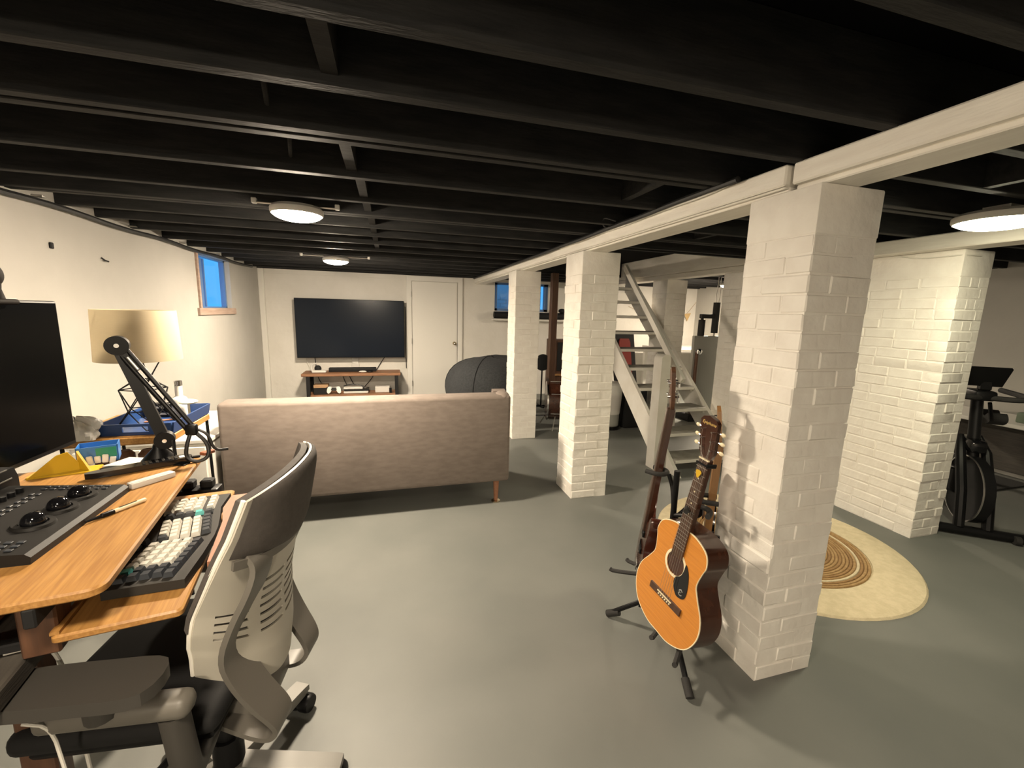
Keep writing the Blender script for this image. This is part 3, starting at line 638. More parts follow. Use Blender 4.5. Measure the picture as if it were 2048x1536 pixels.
G().rbox(-.22,-.16,-.03,.03,1.0,1.08,.01,1).build('tablet_arm', M['black'], bk)
G().tube([(-.3,.10,.90),(-.34,.14,.80),(-.44,.2,.74),(-.55,.2,.76)], .012, 8).build('bottle_bracket', M['black'], bk)
G().prism(cat_closed([(-.09,.0),(-.05,-.04),(.05,-.04),(.10,.0),(.07,.05),(.02,.02),(-.03,.06)],4), -.05, .05, frame((-.5,.22,.76),(1,0,0),(0,0,1),(0,-1,0))).build('bottle_cage', M['rubber'], bk)
G().cyl((-.78,0,.42),(-.92,0,.82), .026, n=12).build('seat_post', M['steel'], bk)
G().prism(cat_closed([(-.14,.09),(-.14,-.09),(.0,-.05),(.14,-.02),(.14,.02),(.0,.05)],4), 0, .06, Matrix.Translation((-.92,0,.82))).build('saddle', M['rubber'], bk)
for s_ in (-1,1):
    G().tube([(-.42,s_*.07,.33),(-.42-.12*s_,s_*.08,.33-.12*s_)], .013, 8).build('crank', M['steel'], bk)
    G().rbox(-.47-.12*s_,-.37-.12*s_, s_*.13-.045, s_*.13+.045, .32-.12*s_,.345-.12*s_,.008,1).build('pedal', M['rubber'], bk)

# ------------------------------------------------------------------ guitars
def guitar_frame(o, up, n):
    u = Vector(up).normalized(); n = Vector(n); n = (n-u*n.dot(u)).normalized(); r = u.cross(n)
    return frame(o, r, u, n)           # x lateral, y towards the head, z out of the face
ag = thing('acoustic_guitar', 'amber topped acoustic guitar with black pickguard on the stand', 'guitar', mat=guitar_frame((1.03,1.33,.175), (.12,-.075,.90), (-1,-.08,.1)))
half = [(0,0),(.07,.004),(.145,.045),(.182,.12),(.176,.195),(.135,.265),(.118,.305),(.128,.36),(.136,.395),(.118,.44),(.06,.466),(0,.468)]
out = [(x, y) for x, y in half] + [(-x, y) for x, y in half[-2:0:-1]]
body = cat_closed(out, 5)
def scl(P, k, c=(0,.22)): return [(c[0]+(x-c[0])*k, c[1]+(y-c[1])*k) for x, y in P]
G().prism(body, -.105, -.002).build('body', M['mahog'], ag, sharp=50)
# top with a real sound hole
def top_with_hole(P, cx, cy, r, z0, z1, m, name, par):
    bm = bmesh.new(); o_ = [bm.verts.new((x,y,z1)) for x, y in P]; n = len(P)
    i_ = [bm.verts.new((cx+r*math.cos(math.atan2(y-cy,x-cx)), cy+r*math.sin(math.atan2(y-cy,x-cx)), z1)) for x, y in P]
    for k in range(n): bm.faces.new((o_[k], o_[(k+1)%n], i_[(k+1)%n], i_[k]))
    ex = bmesh.ops.extrude_face_region(bm, geom=bm.faces[:])
    bmesh.ops.translate(bm, verts=[v for v in ex['geom'] if isinstance(v, bmesh.types.BMVert)], vec=(0,0,z0-z1))
    g = G(); bm.verts.index_update(); g.add([v.co[:] for v in bm.verts], [[v.index for v in f.verts] for f in bm.faces]); bm.free()
    return g.build(name, m, par)
tp = top_with_hole(scl(body,.985), 0, .315, .047, -.002, .002, M['spruce'], 'soundboard', ag)
n_ = len(body); bd2 = scl(body,.985)
G().add([(x,y,z) for P, z in ((body,-.003),(body,.0022),(bd2,.0022)) for x, y in P], [(k, (k+1)%n_, n_+(k+1)%n_, n_+k) for k in range(n_)] + [(n_+k, n_+(k+1)%n_, 2*n_+(k+1)%n_, 2*n_+k) for k in range(n_)]).build('binding', M['cream'], ag)
G().lathe([(.046,.002),(.046,.0032),(.056,.0032),(.056,.002)], 40, Matrix.Translation((0,.315,0)), True).build('rosette', M['cream'], ag)
G().box(-.05,.05,.26,.37,-.1,-.09).build('inner_wood', M['maple'], ag)
pg = cat_closed([(.052,.345),(.049,.315),(.04,.288),(.018,.268),(.02,.235),(.045,.205),(.080,.215),(.088,.245),(.082,.29),(.07,.325)],4)
pk = tag(G().prism(pg, .002, .0042).build('pickguard', M['blackgloss'], ag), 'black pickguard')
text('\u03b5', .045, Matrix.Translation((.062,.232,.0046)), M['chrome'], pk, ext=.0004, name='emblem')
br = G().prism([(-.088,.145),(.088,.145),(.088,.172),(-.088,.172)], .002, .010).build('bridge', M['rosew'], ag)
G().box(-.04,.04,.163,.167,.010,.014).build('saddle', M['cream'], br)
for i in range(6): G().ball((-.031+.0125*i,.154,.011),.0035,8,6).build('bridge_pin', M['cream'], br)
fb = G().prism([(-.028,.345),(.028,.345),(.0225,.76),(-.0225,.76)], .002, .009).build('fretboard', M['rosew'], ag)
G().prism([(-.026,.40),(.026,.40),(.021,.762),(-.021,.762)], -.016, .002).build('neck', M['mahog'], ag)
for k in range(1,19):
    y = .76 - .58*(1-2**(-k/12)); G().box(-.0275,.0275,y-.0008,y+.0008,.009,.0102).build('fret', M['steel'], fb)
for k in (3,5,7,9):
    y = .76 - .58*(1-2**(-(k-.5)/12)); G().cyl((0,y,.009),(0,y,.0095),.0035,n=10).build('fret_marker', M['cream'], fb)
G().box(-.023,.023,.758,.764,.004,.012).build('nut', M['cream'], ag)
Mh = Matrix.Translation((0,.762,0)) @ Matrix.Rotation(R(12), 4, 'X')
hd = G().prism([(-.022,0),(.022,0),(.036,.03),(.041,.15),(.03,.163),(.012,.168),(0,.172),(-.012,.168),(-.03,.163),(-.041,.15),(-.036,.03)], -.012, .003, Mh).build('headstock', M['mahog'], ag)
text('Epiphone', .0175, Mh @ Matrix.Translation((0,.143,.0034)), M['gold'], hd, shear=.3)
for s_ in (-1,1):
    for k in range(3):
        y = .045+k*.036
        tn = G().cyl((s_*.024,y,.003),(s_*.024,y,.014),.0035,n=8,M=Mh).cyl((s_*.036,y,-.006),(s_*.052,y,-.006),.003,n=6,M=Mh).build('tuner', M['chrome'], ag)
        G().ball((s_*.06,y,-.006),(.012,.008,.0045),10,6,Mh).build('tuner_button', M['cream'], tn)
for i in range(6):
    x0, x1 = -.031+.0125*i, -.0175+.007*i; s_ = -1 if i < 3 else 1; k = 2-i if i < 3 else i-3
    hp = Mh @ Vector((s_*.024, .045+k*.036, .010))
    G().tube([(x0,.156,.0125),(x0,.166,.0145),(x1,.761,.0125),tuple(hp)], .0006, 4).build('string', M['steel'], ag)
def placed(g, Mx): g.v = [tuple(Mx @ Vector(v)) for v in g.v]; return g
tag(placed(G().prism(cat_closed([(0,-.016),(.012,.004),(.011,.013),(0,.016),(-.011,.013),(-.012,.004)],4), .0150, .0162, Matrix.Translation((-.002,.70,0))), WM[ag.name]).build('plectrum', M['yellow']), 'yellow plectrum tucked under the strings high on the acoustic guitar neck', 'plectrum')
tag(placed(G().rbox(.024,.032,.735,.752,-.03,.02,.003,1).rbox(-.024,.032,.739,.747,.0155,.021,.002,1), WM[ag.name]).build('capo', M['black']), 'black capo clamped behind the nut of the acoustic guitar', 'capo')

# electric bass, seen edge-on
eb = thing('bass_guitar', 'dark red-brown electric bass seen edge-on at the left of the guitar stand', 'bass guitar', mat=guitar_frame((1.155,1.685,.195), (.045,-.115,.985), (-.86,.5,0)))
eo = cat_closed([(0,0),(.09,.005),(.15,.06),(.15,.13),(.115,.19),(.12,.25),(.15,.33),(.135,.38),(.10,.36),(.06,.31),(0,.30),(-.06,.31),(-.10,.40),(-.14,.44),(-.15,.37),(-.118,.27),(-.115,.2),(-.15,.14),(-.15,.06),(-.09,.005)],4)
G().prism(eo, -.042, 0).build('body', M['sunburst'], eb, sharp=50)
G().prism(scl(eo,.93), 0, .002).build('face_panel', M['mahog'], eb)
G().rbox(-.05,.05,.03,.08,.0,.014,.003,1).build('bridge', M['chrome'], eb)
for y in (.13,.22): G().rbox(-.045,.045,y,y+.03,0,.012,.003,1).build('pickup', M['black'], eb)
G().prism([(-.03,.25),(.03,.25),(.021,.86),(-.021,.86)], .0, .012).build('fretboard', M['rosew'], eb)
G().prism([(-.028,.29),(.028,.29),(.02,.86),(-.02,.86)], -.02, 0).build('neck', M['mahog'], eb)
Mh = Matrix.Translation((0,.86,0)) @ Matrix.Rotation(R(9), 4, 'X')
G().prism([(-.021,0),(.021,0),(.045,.05),(.04,.17),(.015,.19),(-.03,.17),(-.04,.06)], -.014, .002, Mh).build('headstock', M['brownwood'], eb)
for s_ in (-1,1):
    for k in range(2):
        y = .06+k*.06
        t_ = G().cyl((s_*.022,y,.002),(s_*.022,y,.016),.006,n=10,M=Mh).cyl((s_*.022,y,-.014),(s_*.022,y,-.03),.008,n=8,M=Mh).cyl((s_*.022,y,-.024),(s_*.066,y,-.024),.004,n=6,M=Mh).build('tuner', M['chrome'], eb)
        G().rbox(s_*.07-.012,s_*.07+.012,y-.012,y+.012,-.028,-.02,.002,1,Mh).build('tuner_button', M['chrome'], t_)
for i in range(4): G().tube([(-.024+.016*i,.06,.016),(-.013+.0087*i,.86,.0145)], .0011, 5).build('string', M['steel'], eb)
G().ball((-.14,.45,-.02),.008,8,6).build('strap_button', M['chrome'], eb)

# second electric, behind
e2 = thing('electric_guitar', 'tan necked electric guitar with leather strap, behind the acoustic guitar', 'guitar', mat=guitar_frame((1.285,1.41,.225), (.03,-.01,1), (-.80,.60,0)))
eo2 = cat_closed([(0,0),(.09,.01),(.145,.07),(.14,.15),(.10,.21),(.11,.28),(.13,.36),(.105,.37),(.07,.31),(0,.30),(-.07,.31),(-.11,.41),(-.14,.39),(-.11,.27),(-.10,.2),(-.14,.14),(-.14,.06),(-.08,.006)],4)
G().prism(scl(eo2,.9,(0,.2)), -.04, 0).build('body', M['blackgloss'], e2, sharp=50)
for y in (.16,.26): G().rbox(-.036,.036,y,y+.03,0,.010,.003,1).build('pickup', M['chrome'], e2)
G().rbox(-.035,.035,.08,.11,0,.012,.003,1).build('bridge', M['chrome'], e2)
G().prism([(-.027,.27),(.027,.27),(.021,.70),(-.021,.70)], -.018, .010).build('neck', M['maple'], e2)
Mh = Matrix.Translation((0,.7,0)) @ Matrix.Rotation(R(8), 4, 'X')
G().prism([(-.021,0),(.021,0),(.04,.03),(.03,.15),(.0,.17),(-.03,.06)], -.012, .002, Mh).build('headstock', M['maple'], e2)
for k in range(6): G().cyl((-.018+.006*k,.03+.02*k,.002),(-.018+.006*k,.03+.02*k,.014),.004,n=8,M=Mh).build('tuner', M['chrome'], e2)
G().ribbon(smooth([(-.06,.35,.01),(-.075,.45,.03),(-.065,.56,.035),(-.04,.62,.02),(-.03,.55,.06),(-.05,.42,.075),(-.07,.28,.06),(-.05,.2,.03)],2), (1,0,.3), .04, .003).build('strap', M['leather'], e2)

# guitar stand
gs = thing('guitar_stand', 'black folding three way guitar stand with tripod legs by the nearest pillar', 'stand', (1.17, 1.47, 0))
G().cyl((1.17,1.47,.19),(1.17,1.47,.80), .0125, n=12).build('post', M['black'], gs, True)
for x, y in [(1.078,1.165),(.998,1.652),(1.36,1.68)]:
    d = Vector((x-1.17,y-1.47,0)); p = Vector((1.17,1.47,.21))
    lg = G().tube([p, p+d*.15+Vector((0,0,-.015)), (x,y,.018)], .011, 10).build('leg', M['black'], gs, True)
    dn = d.normalized(); G().cyl((x-dn.x*.05,y-dn.y*.05,.044),(x+dn.x*.008,y+dn.y*.008,.013), .0165, n=12).build('rubber_foot', M['rubber'], lg, True)
    G().cyl(p+Vector((0,0,.10))-Vector((0,0,.2)), p+d*.45+Vector((0,0,-.095)), .006, n=8).build('brace', M['black'], lg, True)
def yoke(c, d, drop):
    c = Vector(c); d = Vector(d).normalized(); s = Vector((-d.y, d.x, 0))
    y = G().tube(smooth([(1.17,1.47,drop),tuple(c-d*.07+Vector((0,0,-.06))),tuple(c-d*.045)],2), .0095, 10).build('yoke_arm', M['black'], gs, True)
    G().tube(smooth([tuple(c+d*.045+s*.038),tuple(c-d*.015+s*.042),tuple(c-d*.04),tuple(c-d*.015-s*.042),tuple(c+d*.045-s*.038)],2), .0105, 10).build('yoke_pad', M['rubber'], y, True)
yoke((1.165,1.585,.755), (-.5,.85,0), .60)
yoke((1.13,1.275,.72), (-.75,-.65,0), .60)
yoke((1.262,1.392,.70), (.8,-.6,0), .58)
for a_, b_, up in [((1.10,1.36,.20),(1.015,1.33,.145),.05),((1.11,1.26,.20),(1.02,1.19,.145),.05),((1.12,1.60,.24),(1.04,1.71,.20),.05),((1.19,1.62,.24),(1.16,1.76,.2),.05),((1.22,1.42,.22),(1.30,1.44,.225),.04),((1.2,1.36,.22),(1.27,1.27,.225),.04)]:
    G().tube(smooth([(1.17,1.47,.3),a_,b_,(b_[0]+(b_[0]-a_[0])*.12, b_[1]+(b_[1]-a_[1])*.12, b_[2]+up*.1)],1), .010, 8).build('cradle_arm', M['rubber'], gs, True)

# ------------------------------------------------------------------ office chair
oc = thing('office_chair', 'grey office chair with curved slotted back, pushed up to the desk', 'office chair', (-.425, 1.225, 0), -6.5)
BX = -.055
def lerp(t, pts):
    for (a, b), (c, d) in zip(pts, pts[1:]):
        if t <= c: return b + (d-b)*(t-a)/(c-a)
    return pts[-1][1]
def shell(u, v, off=0):
    s = u*2-1                                # -1 near edge .. 1 far edge
    hw = lerp(v, [(0,.205),(.3,.238),(.6,.238),(1,.222)])
    cu_ = lerp(v, [(0,.12),(.2,.12),(.5,.09),(.8,.06),(1,.05)])
    xc = lerp(v, [(0,.115),(.15,.125),(.4,.125),(.7,.155),(1,.19)])
    zc = lerp(v, [(0,.455),(1,1.045)]); ze = lerp(v, [(0,.60),(1,1.03)])
    k = abs(s)**2.2
    return (xc - cu_*k - off, hw*s*(1-.03*k), zc + (ze-zc)*k)
def slot(i, j):
    u = (i+.5)/66; v = (j+.5)/72
    return .26 < v < .56 and j % 3 == 1 and (.06 < u < .19 or .25 < u < .44 or .47 < u < .66 or .70 < u < .90) and not (v > .42 and u < .2)
G().grid(lambda u, v: shell(u, v), 66, 72, slot).build('back_shell', M['chairwhite'], oc, solid=.006, sharp=40)
tag(G().tube([shell(0, t/24, .004) for t in range(25)], .0055, 8).build('shell_edge', M['chairedge'], oc), 'bright white edge strip')
G().tube([shell(1, t/24, .004) for t in range(25)], .0055, 8).build('shell_edge', M['chairedge'], oc)
# inner cushion
G().grid(lambda u, v: shell(.01+.98*u, .33+.67*v, .024), 30, 30).build('back_cushion', M['chairfab'], oc, solid=.016, sharp=40)
# upholstered outer pad over the top of the shell
def pad(u, v):
    s = u*2-1; x, y, z = shell(.02+.96*u, .69+.32*v)
    b = .018*(1-abs(s)**6)*(1-abs(v*2-1)**6)
    return (x + .009 + b, y, z - (1-v)*(.03*(1-abs(s))-.0))
G().grid(pad, 36, 20).build('upper_pad', M['chairfab'], oc, solid=.016, sharp=50)
pz = [shell(.03+.94*t/20, .68) for t in range(21)]
G().ribbon([(x+.012,y,z-.012) for x, y, z in pz], (.15,0,1), .022, .008).build('cross_band', M['chairgrey'], oc)
def leg_band(y0, sg):
    pts = [(.118,y0,.885),(.142,y0,.855),(.128,y0-.005*sg,.80),(.09,y0-.01*sg,.725),(.06,y0-.012*sg,.64),(.075,y0-.008*sg,.57),(.11,y0,.49),(.150,y0+.01*sg,.42),(.155,y0+.015*sg,.385),(.125,y0+.02*sg,.355),(.08,y0+.03*sg,.36),(0,y0+.05*sg,.385)]
    pts = smooth(pts, 2); n = len(pts)
    return G().ribbon(pts, (.12,1,0), [.062+.035*math.sin(math.pi*min(1,i/(n*.8))) for i in range(n)], .013).build('back_upright', M['chairgrey'], oc, sharp=50)
leg_band(-.155, 1); leg_band(.128, -1)
G().rbox(-.38,.045,-.235,.235,.455,.515,.028,3).build('seat_cushion', M['blackmatte'], oc)
G().rbox(-.36,.03,-.21,.21,.425,.457,.015,2).build('seat_pan', M['black'], oc)
G().rbox(-.16,.10,-.10,.10,.335,.425,.03,2).build('mechanism', M['chairgrey'], oc)
G().cyl((BX,0,.13),(BX,0,.34),.028,n=18).cyl((BX,0,.10),(BX,0,.22),.04,n=18).build('gas_column', M['black'], oc)
for s_ in (-1, 1):
    ar = G().tube(smooth([(-.02,.12*s_,.40),(-.01,.22*s_,.39),(.0,.265*s_,.41),(.0,.275*s_,.47),(-.01,.275*s_,.58)],2), .028, 12).build('arm_support', M['armdark'], oc)
    G().rbox(-.26,.03,.275*s_-.028,.275*s_+.028,.575,.625,.02,3).build('arm_beam', M['chairgrey'], ar)
    G().tube([(-.13,.29*s_,.61),(-.13,.295*s_,.672)], .03, 14).build('height_sleeve', M['armdark'], ar)
    prof = cat_closed([(.04,-.045),(.04,.045),(-.08,.055),(-.22,.05),(-.30,.03),(-.31,-.03),(-.22,-.05),(-.08,-.055)],4)
    G().prism(prof, .64, .668, Matrix.Translation((-.06,.30*s_ if s_ < 0 else .33,.03))).build('armrest_pad', M['armdark'], oc)
G().tube([(-.06,-.10,.37),(-.10,-.25,.37),(-.11,-.3,.372)], .009, 8).build('adjust_lever', M['black'], oc)
for k in range(5):
    a = R(-3+72*k); c_, s_ = math.cos(a), math.sin(a); Ml = Matrix.Translation((BX,0,0)) @ Matrix.Rotation(a, 4, 'Z')
    lg = G().prism([(.02,.135),(.02,.085),(.29,.062),(.315,.068),(.315,.088),(.29,.094)], -.026, .026, Ml @ frame((0,0,0),(1,0,0),(0,0,1),(0,-1,0))).build('base_leg', M['alu'], oc, sharp=50)
    ca = G().lathe([(.004,-.02),(.028,-.02),(.031,-.012),(.031,.012),(.028,.02),(.004,.02)], 20, Ml @ frame((.295,.018,.031),(1,0,0),(0,0,1),(0,-1,0))).build('caster', M['black'], oc)
    G().lathe([(.004,-.02),(.028,-.02),(.031,-.012),(.031,.012),(.028,.02),(.004,.02)], 20, Ml @ frame((.295,-.026,.031),(1,0,0),(0,0,1),(0,-1,0))).build('caster_wheel', M['black'], ca)
    G().cyl((BX+.29*c_,.29*s_,.03),(BX+.29*c_,.29*s_,.075),.012,n=10).build('caster_stem', M['black'], ca)

# ------------------------------------------------------------------ desk riser, keyboard tray, lower desk
YAW = 8.7
def local(o, yaw=YAW): return Matrix.Translation(o) @ Matrix.Rotation(R(yaw), 4, 'Z')
TZ = 0.900                                    # top of the riser board
dk = thing('desk_riser', 'two level bamboo desk riser with a lower keyboard tray', 'desk riser', mat=local((-.550, .940, 0)))
def rounded(x0, x1, y0, y1, r, n=5):
    P = []
    for cx, cy, a in ((x1-r,y0+r,-90),(x1-r,y1-r,0),(x0+r,y1-r,90),(x0+r,y0+r,180)):
        P += [(cx+r*math.cos(R(a+90*i/n)), cy+r*math.sin(R(a+90*i/n))) for i in range(n+1)]
    return P
def slab(P, z0, z1, b=.004):
    c = (sum(p[0] for p in P)/len(P), sum(p[1] for p in P)/len(P)); n = len(P)
    def ins(d): return [(x-(d if x > c[0] else -d), y-(d if y > c[1] else -d)) for x, y in P]
    rings = [(ins(b), z0), (P, z0+b), (P, z1-b), (ins(b), z1)]
    vs = [(x,y,z) for Q, z in rings for x, y in Q]; fs = [tuple(range(n))[::-1], tuple(range(3*n, 4*n))]
    for k in range(3): fs += [(k*n+i, k*n+(i+1)%n, (k+1)*n+(i+1)%n, (k+1)*n+i) for i in range(n)]
    return G().add(vs, fs)
slab(rounded(-.70, 0, 0, .825, .03), TZ-.020, TZ).build('top_board', M['bamboo'], dk)
slab(rounded(-.105, .110, .035, .72, .012), .777, .795).build('keyboard_tray', M['bamboo'], dk)
G().box(-.105,-.09,.04,.71,.795,.802).build('tray_lip', M['bamboo'], dk)
for y in (.09, .70):
    G().rbox(-.16,-.10,y-.03,y+.03,.742,.882,.004,1).build('support_post', M['brownwood'], dk)
    G().rbox(-.60,-.54,y-.03,y+.03,.742,.882,.004,1).build('support_post', M['brownwood'], dk)
    G().rbox(-.56,.02,y-.012,y+.012,.752,.772,.003,1).build('slide_rail', M['blackmatte'], dk)
G().rbox(-.12,-.10,.0,.75,.842,.882,.003,1).build('front_rail', M['blackmatte'], dk)
ld = thing('lower_desk', 'dark grey wooden desk underneath the bamboo riser', 'desk', mat=local((-.71, .98, 0)))
G().rbox(-.62, -.004, -.10, .74, .700, .742, .004, 1).build('desk_top', M['greywood'], ld)
for x in (-.58,-.06):
    for y in (.12,.68): G().rbox(x-.03,x+.03,y-.03,y+.03,0,.70,.004,1).build('leg', M['brownwood'], ld)
G().rbox(-.56,-.08,.10,.125,.58,.70,.003,1).build('apron', M['brownwood'], ld)
tag(G().rbox(-.33,-.10,.10,.42,.745,.83,.006,1,local((-.71,.92,0))).build('wooden_box', M['redwood']), 'reddish wooden box in the gap below the riser top, at left edge', 'box')

# keyboard
kbM = local((-.572, 1.315, .797), 10.3)
kb = thing('keyboard', 'split angled mechanical keyboard with white and dark keys on the tray', 'keyboard', mat=kbM)
case = [(-.100,-.240),(.055,-.258),(.072,-.15),(.083,-.05),(.084,.0),(.080,.06),(.072,.14),(.085,.248),(-.088,.248)]
G().prism(case, 0, .022).build('case', M['kbcase'], kb)
def key_mesh(w, m):
    g = G(); a, b, t = .0110, w/2, .0078; tb = w/2-.0032
    g.add([(-a,-b,0),(a,-b,0),(a,b,0),(-a,b,0),(-t,-tb,.012),(t,-tb,.012),(t,tb,.012),(-t,tb,.012)], [(3,2,1,0),(4,5,6,7),(0,1,5,4),(1,2,6,5),(2,3,7,6),(3,0,4,7)])
    me = D.meshes.new('key'); me.from_pydata(g.v, [], g.f); me.materials.append(m); me.update(); return me
KM = {c: key_mesh(.0222, M[c]) for c in ('keyw','keyd','keyt')}
def key(x, y, rot, c):
    o = link('key', KM[c], kb); o.location = (x, y, .0225); o.rotation_euler = (0, R(-3), rot)
P = .0240
def block(cx, cy, deg, cols, pick):
    a = R(deg)
    for i in range(cols):
        for j in range(5):
            lx, ly = (j-2)*P, (i-(cols-1)/2)*P + (0, .004, .006, .009, .004)[j]*(1 if deg < 0 else -1)
            c = pick(i, j)
            if c: key(cx+lx*math.cos(a)-ly*math.sin(a), cy+lx*math.sin(a)+ly*math.cos(a), a, c)
block(-.012, -.150, -11, 7, lambda i, j: 'keyd' if i == 0 or (i == 1 and j > 0) or j == 4 else ('keyt' if (i, j) == (1, 0) else 'keyw'))
block(.006, .020, 7, 5, lambda i, j: 'keyd' if j == 4 or (j == 0 and i == 0) else 'keyw')
for j in range(5): key((j-2)*P-.002, .106, R(5), ('keyd','keyd','keyd','keyt','keyd')[j])
for i in range(4):
    for j in range(4): key((j-2)*P-.012, .142+i*P, 0, 'keyw')
for i in range(4): key(.045+(.0 if i else .0), .142+i*P, 0, 'keyw')
for k, (x, y) in enumerate([(-.085,-.062),(-.075,-.036)]): key(x, y, R(-8), 'keyd')
tag(G().prism([(.090,-.205),(.138,-.205),(.145,.215),(.092,.215),(.080,.12),(.092,.02)], 0, .026, kbM).build('palm_rest', M['palm']), 'salmon coloured wooden palm rest lying along the keyboard', 'palm rest')

# colour grading panel
pn = thing('control_panel', 'black control panel with three trackballs and rows of buttons on the bamboo board', 'control panel', mat=local((-.872, 1.250, TZ), 1.7))
G().prism([(-.135,.0),(.128,.0),(.130,.016),(.120,.024),(-.135,.046)], -.19, .19, frame((0,0,0),(1,0,0),(0,0,1),(0,-1,0))).build('base', M['panelm'], pn, sharp=25)
G().prism([(-.20,0),(-.135,0),(-.135,.062),(-.142,.088),(-.20,.092)], -.195, .20, frame((0,0,0),(1,0,0),(0,0,1),(0,-1,0)) @ Matrix.Translation((0,0,-.03))).build('rear_housing', M['black'], pn)
G().tube([(-.134,-.18,.064),(-.134,.20,.064)], .0022, 6).tube([(-.142,-.18,.088),(-.142,.20,.088)], .002, 6).build('trim_line', M['alu'], pn)
def pz(x): return .046 + (x+.135)*(-.022/.255)
tilt = Matrix.Rotation(math.atan(.022/.255), 4, 'Y')
for y in (-.050, .034, .112):
    Mq = Matrix.Translation((.055, y, pz(.055))) @ tilt
    rg_ = G().lathe([(.024,.002),(.026,.006),(.036,.006),(.039,0)], 32, Mq).build('ring', M['panelm'], pn)
    G().ball((0,0,.008), .0225, 20, 12, Mq).build('trackball', M['blackgloss'], rg_)
for i in range(12):
    Mq = Matrix.Translation((-.085+.0, -.165+i*.028, pz(-.085))) @ tilt
    G().lathe([(.0085,0),(.0075,.012),(.002,.0125)], 14, Mq).build('knob', M['black'], pn)
def btn(x, y, w=.012, h=.008):
    Mq = Matrix.Translation((x, y, pz(x))) @ tilt
    G().rbox(-h/2,h/2,-w/2,w/2,0,.003,.001,1,Mq).build('button', M['keyd'], pn)
for x in (-.05,-.036): 
    for i in range(12): btn(x, -.14+i*.024)
for y in (.160,.176):
    for i in range(8): btn(-.045+i*.019, y, .009, .012)
for y in (-.172,-.155,-.138):
    for i in range(6): btn(-.02+i*.021, y, .010, .013)
tag(G().rbox(-.195,-.145,-.01,.10,.0925,.0945,.0005,1,local((-.872,1.250,TZ),1.7)).build('paper_slip', M['paper']), 'white paper slip lying on the rear of the control panel', 'paper')

# monitor with webcam
mo = thing('monitor', 'large black monitor seen from the side at the left edge', 'monitor', (-1.13, 1.36, TZ))
G().rbox(-1.145,-1.105,.86,1.868,.940,1.4485,.006,2).build('housing', M['black'], mo, True)
G().box(-1.1055,-1.1035,.868,1.86,.956,1.441).build('screen', M['monitor'], mo, True)
G().rbox(-1.20,-1.145,1.28,1.44,.90,1.25,.01,2).build('stand_neck', M['black'], mo, True)
G().rbox(-1.24,-1.03,1.24,1.50,.90,.908,.004,1).build('stand_foot', M['black'], mo, True)
lb = thing('light_bar', 'slim dark light bar clipped along the top of the monitor', 'lamp', (-1.09,1.45,1.44))
G().cyl((-1.088,1.1,1.443),(-1.088,1.675,1.443), .0085, n=14).build('bar', M['webcam'], lb, True)
G().rbox(-1.15,-1.085,1.35,1.43,1.449,1.458,.003,1).build('clip', M['black'], lb, True)
wc = thing('webcam', 'round dark webcam on a short stand on top of the monitor', 'webcam', (-1.12,1.6,1.449))
G().ball((-1.11,1.630,1.520), (.024,.036,.036), 24, 16).build('camera_head', M['webcam'], wc, True)
G().lathe([(.022,0),(.020,.01),(.016,.03),(.018,.05)], 20, Matrix.Translation((-1.11,1.635,1.449))).build('neck', M['webcam'], wc, True)
G().rbox(-1.145,-1.10,1.60,1.70,1.449,1.454,.002,1).build('mount', M['white'], wc, True)

# things on the bamboo board
mk = thing('marker_pen', 'marker pen with black cap lying on the bamboo board', 'pen', mat=local((-.710, 1.295, TZ+.006), -31.0))
Mk = frame((0,0,0),(1,0,0),(0,0,1),(0,-1,0))
Mk = frame((0,0,0),(0,0,1),(1,0,0),(0,1,0)) @ Matrix.Identity(4)
ax = Matrix.Rotation(R(-60.5), 4, 'Z') 
def along(prof): return G().lathe(prof, 16, frame((0,0,0),(0,0,1),(.0,.0,.0) if False else (1,0,0),(0,1,0)))
along([(.0052,.0),(.0055,.004),(.0055,.076),(.003,.078)]).build('barrel', M['cream'], mk)
along([(.002,-.062),(.0030,-.058),(.0045,-.03),(.0064,-.028),(.0066,-.002),(.0055,.0)]).build('cap', M['black'], mk)
G().box(-.002,.002,.012,.055,.0050,.0058).build('printed_band', M['black'], mk)
def wand(name, label, o, yaw, L, w, h, m, extra=None, taper=1.0):
    t = thing(name, label, 'remote', mat=local(o, yaw))
    prof = cat_closed([(-w/2*taper,-L/2),(w/2*taper,-L/2),(w/2,L*.2),(w/2,L/2),(-w/2,L/2),(-w/2,L*.2)], 3)
    return t, prof
r1, pr = wand('remote_control', 'long black tapered remote control lying on the bamboo board', (-.803,1.645,TZ), -60, .245, .046, .02, None, taper=.7)
G().prism(pr, .003, .020).build('body', M['blackgloss'], r1, sharp=50)
G().prism([(x*.6,y*.9) for x, y in pr], -.0005, .004).build('battery_cover', M['black'], r1)
for i in range(6):
    for j in (-1,0,1): G().rbox(j*.011-.004,j*.011+.004,.0+i*.017-.004,.0+i*.017+.004,.0195,.0225,.001,1).build('button', M['kbcase'], r1)
tag(G().box(-.012,.012,.095,.113,.0201,.0208).build('label_patch', M['white'], r1), 'white square patch')
r2, pr = wand('slim_remote', 'slim white remote on the bamboo board, between black remote and pen', (-.722,1.513,TZ), -39, .118, .030, .017, None)
G().rbox(-.015,.015,-.059,.059,0,.017,.003,2).build('body', M['white'], r2)
G().rbox(-.011,.011,-.055,.045,.0168,.0180,.0005,1).build('key_strip', M['paper'], r2)
G().cyl((-.004,-.0592,.009),(-.004,-.0605,.009),.003,n=10).build('port', M['black'], r2)
tag(G().rbox(-.02,.02,-.015,.015,0,.004,.001,1,local((-.705,1.668,TZ),-20)).build('memory_card', M['black']), 'small black memory card near the far corner of the bamboo board', 'card')
